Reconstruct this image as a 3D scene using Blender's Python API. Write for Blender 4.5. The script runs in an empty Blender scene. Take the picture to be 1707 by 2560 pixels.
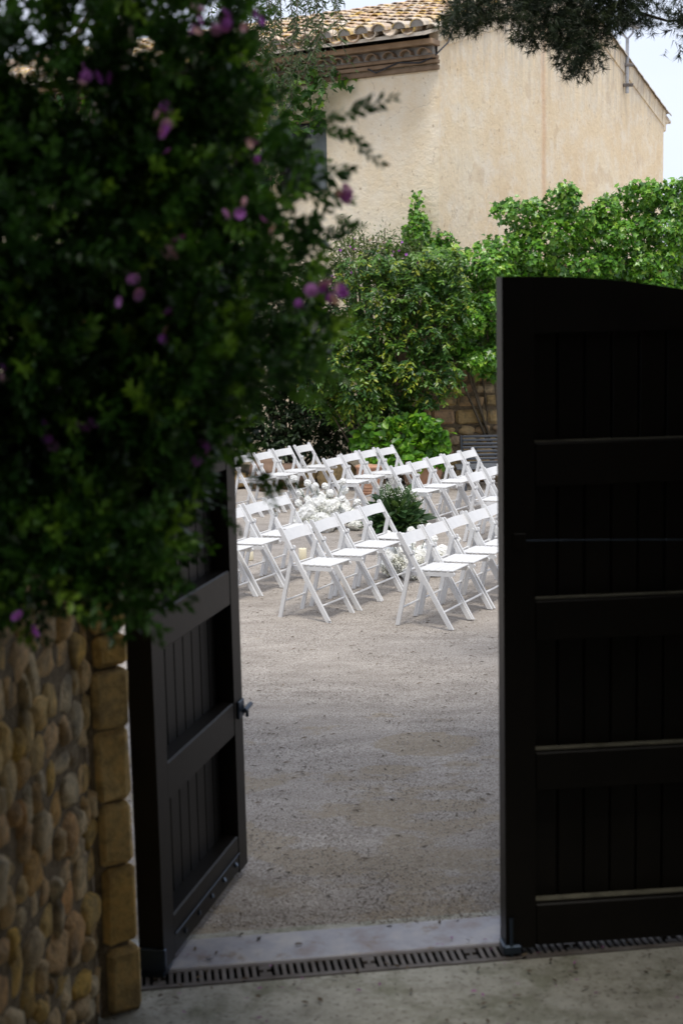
import bpy, bmesh, math, random
import numpy as np
from mathutils import Vector, Matrix, Euler

random.seed(7); rng = np.random.default_rng(11)
scene = bpy.context.scene
COL = scene.collection
PI = math.pi

# ------------------------------------------------------------------ camera
CAM = Vector((0, 0, 2.508)); PITCH = 0.13782; ROLL = 0.02183
cd = bpy.data.cameras.new('camera'); cam = bpy.data.objects.new('camera', cd); COL.objects.link(cam)
r0 = Vector((1, 0, 0)); u0 = Vector((0, math.sin(PITCH), math.cos(PITCH))); fw = Vector((0, math.cos(PITCH), -math.sin(PITCH)))
xc = r0*math.cos(ROLL) - u0*math.sin(ROLL); yc = r0*math.sin(ROLL) + u0*math.cos(ROLL)
cam.matrix_world = Matrix(((xc.x, yc.x, -fw.x, CAM.x), (xc.y, yc.y, -fw.y, CAM.y), (xc.z, yc.z, -fw.z, CAM.z), (0, 0, 0, 1)))
cd.sensor_fit = 'VERTICAL'; cd.sensor_height = 36; cd.sensor_width = 24; cd.lens = 50
cd.clip_start = 0.1; cd.clip_end = 600
cd.dof.use_dof = True; cd.dof.focus_distance = 13.2; cd.dof.aperture_fstop = 2.8
scene.camera = cam
scene.render.resolution_x = 682; scene.render.resolution_y = 1024

# ------------------------------------------------------------------ world, sun, exposure
SUN_DIR = Vector((0.12, -0.99, 0)).normalized()      # where the sun stands: behind the viewpoint
SUN_EL = math.radians(70)
w = bpy.data.worlds.new('World'); scene.world = w; w.use_nodes = True
nt = w.node_tree; nt.nodes.clear()
out = nt.nodes.new('ShaderNodeOutputWorld'); bg = nt.nodes.new('ShaderNodeBackground')
sky = nt.nodes.new('ShaderNodeTexSky'); sky.sky_type = 'NISHITA'; sky.sun_disc = False
sky.sun_elevation = SUN_EL; sky.sun_rotation = math.atan2(SUN_DIR.x, SUN_DIR.y); sky.dust_density = 2.0; sky.air_density = 1.0
tc = nt.nodes.new('ShaderNodeTexCoord'); mp = nt.nodes.new('ShaderNodeMapping'); mp.inputs['Scale'].default_value = (1.2, 1.2, 3.5)
nz = nt.nodes.new('ShaderNodeTexNoise'); nz.inputs['Scale'].default_value = 1.6; nz.inputs['Detail'].default_value = 6
rp = nt.nodes.new('ShaderNodeMapRange'); rp.inputs['From Min'].default_value = 0.35; rp.inputs['From Max'].default_value = 0.65
rp.inputs['To Min'].default_value = 0.68; rp.inputs['To Max'].default_value = 0.94
mx = nt.nodes.new('ShaderNodeMixRGB'); mx.inputs[2].default_value = (5.25, 5.6, 6.55, 1)
nt.links.new(tc.outputs['Generated'], mp.inputs[0]); nt.links.new(mp.outputs[0], nz.inputs['Vector'])
nt.links.new(nz.outputs['Fac'], rp.inputs['Value']); nt.links.new(rp.outputs[0], mx.inputs[0])
nt.links.new(sky.outputs[0], mx.inputs[1]); nt.links.new(mx.outputs[0], bg.inputs['Color'])
bg.inputs['Strength'].default_value = 0.1
nt.links.new(bg.outputs[0], out.inputs[0])
sl = bpy.data.lights.new('sun', 'SUN'); sl.energy = 1.5; sl.angle = math.radians(14); sl.color = (1, 0.95, 0.87)
so = bpy.data.objects.new('sun', sl); COL.objects.link(so)
sv = Vector((SUN_DIR.x*math.cos(SUN_EL), SUN_DIR.y*math.cos(SUN_EL), math.sin(SUN_EL)))
so.rotation_euler = (-sv).to_track_quat('-Z', 'Y').to_euler(); so.location = (0, -10, 20)
vs = scene.view_settings
vs.view_transform = 'Standard'; vs.look = 'None'; vs.exposure = 0.90; vs.gamma = 1.0; vs.use_curve_mapping = False
scene.render.engine = 'CYCLES'
scene.cycles.max_bounces = 6; scene.cycles.diffuse_bounces = 3; scene.cycles.glossy_bounces = 2; scene.cycles.transmission_bounces = 3

# ------------------------------------------------------------------ materials
def newmat(name):
    m = bpy.data.materials.new(name); m.use_nodes = True
    n = m.node_tree; n.nodes.clear()
    o = n.nodes.new('ShaderNodeOutputMaterial'); p = n.nodes.new('ShaderNodeBsdfPrincipled')
    n.links.new(p.outputs[0], o.inputs[0])
    return m, n, p, o
def node(n, t, **kw):
    x = n.nodes.new(t)
    for k, v in kw.items():
        if k in x.inputs: x.inputs[k].default_value = v
        else: setattr(x, k, v)
    return x
def pos(n, scale=(1, 1, 1), objspace=False):
    if objspace:
        t = node(n, 'ShaderNodeTexCoord'); src = t.outputs['Object']
    else:
        g = node(n, 'ShaderNodeNewGeometry'); src = g.outputs['Position']
    m = node(n, 'ShaderNodeMapping'); m.inputs['Scale'].default_value = scale
    n.links.new(src, m.inputs[0]); return m.outputs[0]
def noise(n, vec, scale, detail=5, rough=0.55):
    x = node(n, 'ShaderNodeTexNoise', Scale=scale, Detail=detail, Roughness=rough)
    n.links.new(vec, x.inputs['Vector']); return x.outputs['Fac']
def ramp(n, fac, stops):
    r = node(n, 'ShaderNodeValToRGB'); e = r.color_ramp.elements
    while len(e) < len(stops): e.new(0.5)
    for i, (p_, c) in enumerate(stops):
        e[i].position = p_; e[i].color = (*c, 1) if len(c) == 3 else c
    n.links.new(fac, r.inputs[0]); return r.outputs[0]
def mixc(n, fac, a, b, typ='MIX'):
    x = node(n, 'ShaderNodeMixRGB', blend_type=typ)
    for i, v in ((0, fac), (1, a), (2, b)):
        if isinstance(v, (int, float)): x.inputs[i].default_value = v
        elif isinstance(v, tuple): x.inputs[i].default_value = (*v, 1)
        else: n.links.new(v, x.inputs[i])
    return x.outputs[0]
def bump(n, p, h, strength=0.4, dist=0.01):
    b = node(n, 'ShaderNodeBump', Strength=strength, Distance=dist)
    n.links.new(h, b.inputs['Height']); n.links.new(b.outputs[0], p.inputs['Normal'])
def rnd(n):
    o = node(n, 'ShaderNodeObjectInfo'); a = node(n, 'ShaderNodeAttribute', attribute_name='rnd')
    s = node(n, 'ShaderNodeMath', operation='ADD'); f = node(n, 'ShaderNodeMath', operation='FRACT')
    n.links.new(o.outputs['Random'], s.inputs[0]); n.links.new(a.outputs['Fac'], s.inputs[1]); n.links.new(s.outputs[0], f.inputs[0])
    return f.outputs[0]
def basic(name, c1, c2, scale=8, rough=0.6, bs=0.3, bd=0.004, bscale=None, spec=0.5, vary=0.0, metal=0.0):
    m, n, p, o = newmat(name)
    v = pos(n); f = noise(n, v, scale)
    c = ramp(n, f, [(0.3, c1), (0.7, c2)])
    if vary:
        r = ramp(n, rnd(n), [(0, (1-vary,)*3), (1, (1+vary,)*3)])
        c = mixc(n, 1.0, c, r, 'MULTIPLY')
    n.links.new(c, p.inputs['Base Color'])
    p.inputs['Roughness'].default_value = rough; p.inputs['Specular IOR Level'].default_value = spec; p.inputs['Metallic'].default_value = metal
    bump(n, p, noise(n, v, bscale or scale*6), bs, bd)
    return m
def leafmat(name, stops, rough=0.42, transl=0.3, tcol=None, spec=0.4):
    m, n, p, o = newmat(name)
    c = ramp(n, rnd(n), stops)
    f = noise(n, pos(n), 1.7, 2)
    c = mixc(n, 1.0, c, ramp(n, f, [(0.3, (0.7, 0.75, 0.75)), (0.7, (1.2, 1.15, 1.0))]), 'MULTIPLY')
    n.links.new(c, p.inputs['Base Color']); p.inputs['Roughness'].default_value = rough
    p.inputs['Specular IOR Level'].default_value = spec
    t = node(n, 'ShaderNodeBsdfTranslucent'); tcx = mixc(n, 1.0, c, (1.3, 1.35, 0.5), 'MULTIPLY'); n.links.new(tcx, t.inputs[0])
    mxs = node(n, 'ShaderNodeMixShader'); mxs.inputs[0].default_value = transl
    n.links.new(p.outputs[0], mxs.inputs[1]); n.links.new(t.outputs[0], mxs.inputs[2]); n.links.new(mxs.outputs[0], o.inputs[0])
    return m

MAT = {}
MAT['chair'] = basic('white_paint', (0.70, 0.70, 0.70), (0.76, 0.76, 0.755), 14, 0.45, 0.08, 0.002, spec=0.4)
MAT['hinge'] = basic('zinc', (0.42, 0.42, 0.43), (0.56, 0.56, 0.56), 20, 0.45, 0.1, 0.001, metal=0.5)
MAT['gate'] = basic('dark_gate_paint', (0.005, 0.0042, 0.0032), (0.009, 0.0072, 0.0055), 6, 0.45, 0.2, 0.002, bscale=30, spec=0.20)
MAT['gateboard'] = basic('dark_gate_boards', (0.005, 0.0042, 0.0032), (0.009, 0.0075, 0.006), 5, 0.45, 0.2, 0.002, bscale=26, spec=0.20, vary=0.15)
MAT['iron'] = basic('blued_iron', (0.03, 0.045, 0.07), (0.06, 0.08, 0.11), 10, 0.35, 0.1, 0.001, metal=0.7)
MAT['rust'] = basic('rusty_iron', (0.10, 0.082, 0.07), (0.18, 0.165, 0.155), 9, 0.7, 0.3, 0.002, metal=0.2, vary=0.25)
MAT['black'] = basic('drain_pit', (0.01, 0.01, 0.01), (0.02, 0.018, 0.015), 9, 0.9)
MAT['blackmetal'] = basic('bench_paint', (0.05, 0.06, 0.075), (0.09, 0.10, 0.12), 4, 0.45, 0.2, 0.002)
MAT['cable'] = basic('cable', (0.02, 0.02, 0.025), (0.04, 0.04, 0.045), 9, 0.6)
MAT['galv'] = basic('galvanised', (0.28, 0.29, 0.31), (0.42, 0.43, 0.45), 6, 0.5, 0.1, 0.002, metal=0.4)
MAT['bark'] = basic('bark', (0.05, 0.038, 0.028), (0.12, 0.095, 0.07), 18, 0.9, 0.8, 0.02)
MAT['twig'] = basic('twig', (0.07, 0.055, 0.035), (0.15, 0.12, 0.08), 18, 0.9, 0.4, 0.01)
MAT['stem'] = basic('flower_stem', (0.05, 0.09, 0.03), (0.08, 0.13, 0.05), 12, 0.6)
MAT['candle'] = basic('candle_wax', (0.78, 0.70, 0.50), (0.84, 0.77, 0.58), 6, 0.5, 0.05, 0.002)
MAT['mortar'] = basic('mortar', (0.26, 0.24, 0.21), (0.36, 0.33, 0.29), 9, 0.95, 0.6, 0.01)
MAT['soil'] = basic('dark_mortar', (0.05, 0.042, 0.034), (0.10, 0.085, 0.065), 9, 0.95, 0.6, 0.01)
MAT['brownmortar'] = basic('earth_mortar', (0.11, 0.083, 0.05), (0.25, 0.19, 0.115), 25, 0.98, 0.9, 0.02, bscale=60)
MAT['litter'] = basic('leaf_litter', (0.07, 0.05, 0.03), (0.16, 0.12, 0.08), 7, 0.8, vary=0.5)
MAT['petal'] = basic('fallen_petal', (0.26, 0.08, 0.22), (0.40, 0.15, 0.36), 7, 0.7, vary=0.3)

def stonemat(name, stops, dark=0.5, scale=22):
    m, n, p, o = newmat(name)
    v = pos(n)
    c = ramp(n, rnd(n), stops)
    f = noise(n, v, scale, 6, 0.65)
    c = mixc(n, 1.0, c, ramp(n, f, [(0.25, (dark*0.9,)*3), (0.5, (1.2,)*3), (0.75, (1.6, 1.52, 1.4))]), 'MULTIPLY')
    f2 = noise(n, v, 5, 3)
    c = mixc(n, ramp(n, f2, [(0.50, (0, 0, 0)), (0.66, (0.7,)*3)]), c, (0.10, 0.092, 0.07))
    f3 = noise(n, v, 12, 5, 0.7); c = mixc(n, ramp(n, f3, [(0.56, (0, 0, 0)), (0.66, (0.5,)*3)]), c, (0.33, 0.20, 0.06))
    n.links.new(c, p.inputs['Base Color']); p.inputs['Roughness'].default_value = 0.85
    hh = node(n, 'ShaderNodeMath', operation='ADD'); n.links.new(f, hh.inputs[0]); n.links.new(noise(n, v, 60, 5, 0.7), hh.inputs[1])
    bump(n, p, hh.outputs[0], 0.75, 0.025); return m
MAT['cobble'] = stonemat('field_stone', [(0, (0.46, 0.25, 0.09)), (0.2, (0.58, 0.44, 0.25)), (0.4, (0.54, 0.34, 0.07)), (0.6, (0.52, 0.44, 0.30)), (0.8, (0.50, 0.30, 0.10)), (1, (0.62, 0.52, 0.34))])
MAT['ashlar'] = stonemat('dressed_stone', [(0, (0.50, 0.32, 0.09)), (0.5, (0.58, 0.40, 0.15)), (1, (0.50, 0.36, 0.16))], 0.5, 16)
MAT['wallstone'] = stonemat('wall_stone', [(0, (0.40, 0.28, 0.12)), (0.5, (0.46, 0.33, 0.16)), (0.8, (0.40, 0.25, 0.15)), (1, (0.44, 0.36, 0.22))], 0.6, 14)

def plaster(name='aged_plaster', k=0.0):
    m, n, p, o = newmat(name); v = pos(n)
    base = ramp(n, noise(n, v, 0.55, 4, 0.6), [(0.3, (0.79, 0.625, 0.405)), (0.5, (0.83, 0.68, 0.46)), (0.7, (0.86, 0.75, 0.55))])
    pale = ramp(n, noise(n, v, 2.6, 6, 0.7), [(0.46-k*0.15, (k*0.3,)*3), (0.66, (0.75,)*3)])
    c = mixc(n, pale, base, (0.87+k*0.03, 0.785+k*0.03, 0.635+k*0.02))
    c = mixc(n, ramp(n, noise(n, v, 1.1, 3, 0.55), [(0.60, (0, 0, 0)), (0.64, (0.45,)*3)]), c, (0.66, 0.50, 0.32))
    st = noise(n, pos(n, (3.2, 3.2, 0.16)), 1.5, 5, 0.6)                       # vertical run marks
    c = mixc(n, ramp(n, st, [(0.58, (0, 0, 0)), (0.80, (0.35,)*3)]), c, (0.64, 0.50, 0.34))
    dt = node(n, 'ShaderNodeVectorMath', operation='DOT_PRODUCT'); dt.inputs[1].default_value = (0.4938, 0.8696, 0); n.links.new(v, dt.inputs[0])
    wob = noise(n, pos(n, (0.2, 0.2, 0.7)), 1.2, 4); wm = node(n, 'ShaderNodeMath', operation='MULTIPLY_ADD'); wm.inputs[1].default_value = 0.35; wm.inputs[2].default_value = -24.235-0.17; n.links.new(wob, wm.inputs[0])
    sm = node(n, 'ShaderNodeMath', operation='ADD'); n.links.new(dt.outputs['Value'], sm.inputs[0]); n.links.new(wm.outputs[0], sm.inputs[1])
    ab = node(n, 'ShaderNodeMath', operation='ABSOLUTE'); n.links.new(sm.outputs[0], ab.inputs[0])
    c = mixc(n, ramp(n, ab.outputs[0], [(0.03, (0.55,)*3), (0.16, (0, 0, 0))]), c, (0.68, 0.42, 0.24))                 # old rust run
    # grey weathering under the roof line
    sx = node(n, 'ShaderNodeSeparateXYZ'); n.links.new(pos(n), sx.inputs[0])
    mr = node(n, 'ShaderNodeMapRange'); mr.inputs['From Min'].default_value = 5.9; mr.inputs['From Max'].default_value = 7.9; mr.inputs['To Max'].default_value = 0.85
    n.links.new(sx.outputs['Z'], mr.inputs[0])
    st2 = noise(n, pos(n, (5, 5, 0.5)), 1.3, 6, 0.7)
    ms = node(n, 'ShaderNodeMath', operation='MULTIPLY'); n.links.new(mr.outputs[0], ms.inputs[0]); n.links.new(ramp(n, st2, [(0.42, (0, 0, 0)), (0.62, (1, 1, 1))]), ms.inputs[1])
    c = mixc(n, ms.outputs[0], c, (0.40, 0.37, 0.33))
    # pits and flakes
    pit = noise(n, pos(n, (1, 1, 0.6)), 17, 3, 0.6)
    c = mixc(n, ramp(n, pit, [(0.27, (0.75,)*3), (0.36, (0, 0, 0))]), c, (0.38, 0.27, 0.16))
    cr = node(n, 'ShaderNodeTexVoronoi', Scale=0.9, feature='DISTANCE_TO_EDGE')
    wv = node(n, 'ShaderNodeMixRGB', blend_type='ADD'); wv.inputs[0].default_value = 0.5
    nn = node(n, 'ShaderNodeTexNoise', Scale=3.0, Detail=5.0); n.links.new(v, nn.inputs['Vector'])
    n.links.new(v, wv.inputs[1]); n.links.new(nn.outputs['Color'], wv.inputs[2]); n.links.new(wv.outputs[0], cr.inputs['Vector'])
    crm = ramp(n, cr.outputs['Distance'], [(0.0, (0.4,)*3), (0.007, (0, 0, 0))])
    msk = ramp(n, noise(n, v, 0.8, 2), [(0.5, (0, 0, 0)), (0.6, (1, 1, 1))])
    c = mixc(n, mixc(n, 1.0, crm, msk, 'MULTIPLY'), c, (0.30, 0.22, 0.14))
    n.links.new(c, p.inputs['Base Color']); p.inputs['Roughness'].default_value = 0.95; p.inputs['Specular IOR Level'].default_value = 0.15
    h = node(n, 'ShaderNodeMath', operation='ADD'); n.links.new(noise(n, v, 14, 6, 0.7), h.inputs[0]); n.links.new(noise(n, v, 3, 4), h.inputs[1])
    bump(n, p, h.outputs[0], 0.55, 0.03); return m
MAT['plaster'] = plaster(); MAT['plasterpale'] = plaster('pale_plaster', 0.45)
MAT['ruststain'] = basic('rust_run', (0.62, 0.40, 0.24), (0.70, 0.50, 0.33), 3, 0.95)

def tilemat():
    m, n, p, o = newmat('roof_tile'); v = pos(n)
    c = ramp(n, rnd(n), [(0, (0.60, 0.45, 0.33)), (0.3, (0.70, 0.60, 0.49)), (0.55, (0.68, 0.48, 0.33)), (0.8, (0.64, 0.57, 0.49)), (1, (0.72, 0.60, 0.46))])
    f = noise(n, v, 9, 6, 0.7)
    c = mixc(n, 1.0, c, ramp(n, f, [(0.3, (0.6,)*3), (0.6, (1.1,)*3)]), 'MULTIPLY')
    l = noise(n, v, 2.3, 5, 0.7)
    c = mixc(n, ramp(n, l, [(0.51, (0, 0, 0)), (0.60, (0.8,)*3)]), c, (0.64, 0.42, 0.07))
    l2 = noise(n, v, 4.1, 5, 0.7)
    c = mixc(n, ramp(n, l2, [(0.58, (0, 0, 0)), (0.68, (0.7,)*3)]), c, (0.40, 0.38, 0.34))
    n.links.new(c, p.inputs['Base Color']); p.inputs['Roughness'].default_value = 0.95; p.inputs['Specular IOR Level'].default_value = 0.2
    bump(n, p, f, 0.6, 0.02); return m
MAT['tile'] = tilemat()
MAT['brickband'] = basic('cornice_brick', (0.20, 0.13, 0.075), (0.30, 0.205, 0.13), 7, 0.9, 0.5, 0.01, vary=0.2)
MAT['terracotta'] = basic('terracotta', (0.44, 0.22, 0.125), (0.58, 0.37, 0.26), 7, 0.8, 0.3, 0.004, spec=0.3)
MAT['darkterra'] = basic('dark_terracotta', (0.20, 0.13, 0.09), (0.30, 0.20, 0.14), 6, 0.85, 0.3, 0.004)
MAT['shutter'] = basic('shutter', (0.10, 0.12, 0.12), (0.16, 0.18, 0.18), 6, 0.6, 0.3, 0.004)
MAT['glassdark'] = basic('window_interior', (0.012, 0.012, 0.014), (0.02, 0.02, 0.022), 6, 0.15)

def gravelmat():
    m, n, p, o = newmat('gravel_ground'); v = pos(n)
    fine = noise(n, v, 95, 3, 0.75)
    c = ramp(n, fine, [(0.32, (0.14, 0.118, 0.095)), (0.44, (0.38, 0.34, 0.298)), (0.56, (0.52, 0.475, 0.428)), (0.70, (0.71, 0.67, 0.625))])
    med = noise(n, pos(n, (1.0, 2.4, 1)), 2.2, 5, 0.6)
    c = mixc(n, 1.0, c, ramp(n, med, [(0.3, (0.70, 0.685, 0.67)), (0.7, (1.04, 1.035, 1.03))]), 'MULTIPLY')
    # bare sandy patches swept clear of gravel near the gate
    sx = node(n, 'ShaderNodeSeparateXYZ'); n.links.new(v, sx.inputs[0])
    mr = node(n, 'ShaderNodeMapRange'); mr.inputs['From Min'].default_value = 9.2; mr.inputs['From Max'].default_value = 7.0; mr.inputs['To Max'].default_value = 0.19
    n.links.new(sx.outputs['Y'], mr.inputs[0])
    pn = noise(n, pos(n, (1.2, 1.6, 1)), 1.55, 5, 0.62)
    ad = node(n, 'ShaderNodeMath', operation='ADD'); n.links.new(pn, ad.inputs[0]); n.links.new(mr.outputs[0], ad.inputs[1])
    acc = ad.outputs[0]
    for (px_, py_, rx_, ry_, st_) in ((0.50, 8.13, 0.30, 0.22, 0.30), (0.25, 7.64, 0.17, 0.08, 0.26), (0.45, 7.05, 0.35, 0.10, 0.16)):
        mpn = node(n, 'ShaderNodeMapping', vector_type='TEXTURE'); mpn.inputs['Location'].default_value = (px_, py_, 0); mpn.inputs['Scale'].default_value = (rx_, ry_, 1); n.links.new(v, mpn.inputs[0])
        ln_ = node(n, 'ShaderNodeVectorMath', operation='LENGTH'); n.links.new(mpn.outputs[0], ln_.inputs[0])
        mr2 = node(n, 'ShaderNodeMapRange'); mr2.inputs['From Min'].default_value = 1.25; mr2.inputs['From Max'].default_value = 0.6; mr2.inputs['To Max'].default_value = st_; n.links.new(ln_.outputs['Value'], mr2.inputs[0])
        ad2 = node(n, 'ShaderNodeMath', operation='ADD'); n.links.new(acc, ad2.inputs[0]); n.links.new(mr2.outputs[0], ad2.inputs[1]); acc = ad2.outputs[0]
    pm = ramp(n, acc, [(0.66, (0, 0, 0)), (0.72, (0.75,)*3)])
    sand = ramp(n, noise(n, v, 40, 5, 0.7), [(0.3, (0.24, 0.19, 0.13)), (0.6, (0.39, 0.33, 0.245)), (0.75, (0.48, 0.42, 0.33))])
    c = mixc(n, pm, c, sand)
    dk = noise(n, pos(n, (1, 3, 1)), 7, 4, 0.65)
    c = mixc(n, ramp(n, dk, [(0.60, (0, 0, 0)), (0.74, (0.55,)*3)]), c, (0.16, 0.135, 0.11))
    n.links.new(c, p.inputs['Base Color']); p.inputs['Roughness'].default_value = 0.95; p.inputs['Specular IOR Level'].default_value = 0.2
    bump(n, p, fine, 0.9, 0.012); return m
MAT['gravel'] = gravelmat()
def pebblemat():
    m, n, p, o = newmat('pebble')
    c = ramp(n, rnd(n), [(0, (0.22, 0.185, 0.155)), (0.4, (0.43, 0.385, 0.345)), (0.7, (0.52, 0.47, 0.425)), (1, (0.66, 0.62, 0.575))])
    n.links.new(c, p.inputs['Base Color']); p.inputs['Roughness'].default_value = 0.9; return m
MAT['pebble'] = pebblemat()
def concretemat():
    m, n, p, o = newmat('old_concrete'); v = pos(n)
    c = ramp(n, noise(n, v, 11, 6, 0.7), [(0.3, (0.26, 0.25, 0.205)), (0.5, (0.40, 0.39, 0.335)), (0.7, (0.50, 0.49, 0.43))])
    c = mixc(n, ramp(n, noise(n, v, 4, 5, 0.65), [(0.5, (0, 0, 0)), (0.64, (0.7,)*3)]), c, (0.19, 0.195, 0.13))
    c = mixc(n, ramp(n, noise(n, v, 45, 3, 0.6), [(0.33, (0.7,)*3), (0.43, (0, 0, 0))]), c, (0.09, 0.08, 0.06))
    c = mixc(n, ramp(n, noise(n, v, 28, 4, 0.7), [(0.60, (0, 0, 0)), (0.70, (0.5,)*3)]), c, (0.60, 0.58, 0.50))
    n.links.new(c, p.inputs['Base Color']); p.inputs['Roughness'].default_value = 0.9
    bump(n, p, noise(n, v, 30, 6, 0.7), 0.5, 0.01); return m
MAT['concrete'] = concretemat()
def platemat():
    m, n, p, o = newmat('worn_threshold'); v = pos(n)
    c = ramp(n, noise(n, v, 5, 6, 0.65), [(0.3, (0.26, 0.21, 0.19)), (0.5, (0.36, 0.36, 0.40)), (0.7, (0.50, 0.48, 0.46))])
    c = mixc(n, ramp(n, noise(n, v, 8, 5, 0.7), [(0.57, (0, 0, 0)), (0.68, (0.7,)*3)]), c, (0.22, 0.15, 0.085))
    n.links.new(c, p.inputs['Base Color']); p.inputs['Roughness'].default_value = 0.45; p.inputs['Metallic'].default_value = 0.1
    bump(n, p, noise(n, v, 14, 5), 0.25, 0.006); return m
MAT['plate'] = platemat()

MAT['bushleaf'] = leafmat('shrub_leaf', [(0, (0.014, 0.042, 0.012)), (0.45, (0.035, 0.10, 0.02)), (0.78, (0.07, 0.175, 0.03)), (0.93, (0.14, 0.29, 0.04)), (1, (0.25, 0.42, 0.05))], 0.36, 0.3)
MAT['bushflower'] = leafmat('purple_petal', [(0, (0.40, 0.08, 0.62)), (0.5, (0.52, 0.18, 0.72)), (0.75, (0.64, 0.36, 0.64)), (1, (0.74, 0.48, 0.54))], 0.6, 0.35)
MAT['ivy'] = leafmat('ivy_leaf', [(0, (0.035, 0.11, 0.012)), (0.4, (0.085, 0.235, 0.022)), (0.8, (0.15, 0.34, 0.03)), (1, (0.29, 0.46, 0.06))], 0.30, 0.10)
MAT['midleaf'] = leafmat('climber_leaf', [(0, (0.022, 0.065, 0.014)), (0.5, (0.055, 0.14, 0.022)), (0.82, (0.11, 0.22, 0.03)), (0.94, (0.22, 0.31, 0.03)), (1, (0.36, 0.38, 0.04))], 0.36, 0.12)
MAT['purleaf'] = leafmat('narrow_leaf', [(0, (0.0585, 0.104, 0.039)), (0.7, (0.13, 0.182, 0.065)), (1, (0.208, 0.234, 0.078))], 0.5, 0.25)
MAT['darkleaf'] = leafmat('dark_leaf', [(0, (0.015, 0.035, 0.012)), (1, (0.045, 0.08, 0.025))], 0.45, 0.2)
MAT['creeper'] = leafmat('creeper_leaf', [(0, (0.039, 0.104, 0.026)), (0.6, (0.078, 0.182, 0.0325)), (1, (0.208, 0.351, 0.039))], 0.4, 0.35)
MAT['hydleaf'] = leafmat('broad_leaf', [(0, (0.06, 0.17, 0.018)), (0.6, (0.12, 0.30, 0.025)), (1, (0.24, 0.42, 0.035))], 0.36, 0.3)
MAT['fernleaf'] = leafmat('bouquet_leaf', [(0, (0.025, 0.06, 0.025)), (0.6, (0.05, 0.11, 0.04)), (1, (0.12, 0.18, 0.09))], 0.4, 0.25)
MAT['needle'] = leafmat('needle', [(0, (0.0112, 0.024, 0.0096)), (0.7, (0.024, 0.044, 0.016)), (1, (0.048, 0.068, 0.024))], 0.55, 0.15)
MAT['weepleaf'] = leafmat('weeping_leaf', [(0, (0.04, 0.07, 0.035)), (1, (0.11, 0.16, 0.07))], 0.5, 0.3)
MAT['white'] = basic('white_bloom', (0.80, 0.80, 0.75), (0.88, 0.88, 0.85), 30, 0.8, 0.6, 0.01, bscale=90)
MAT['cream'] = basic('cream_bloom', (0.76, 0.77, 0.64), (0.88, 0.87, 0.82), 12, 0.8, 0.1, 0.01)
MAT['ledgelight'] = basic('painted_skylight', (0.09, 0.085, 0.06), (0.20, 0.19, 0.14), 14, 0.95, 0.4, 0.004)  # pale colour standing for sky light caught on the rail tops
MAT['verge'] = basic('verge_mortar', (0.50, 0.44, 0.36), (0.66, 0.58, 0.46), 5, 0.95, 0.6, 0.02)

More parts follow.
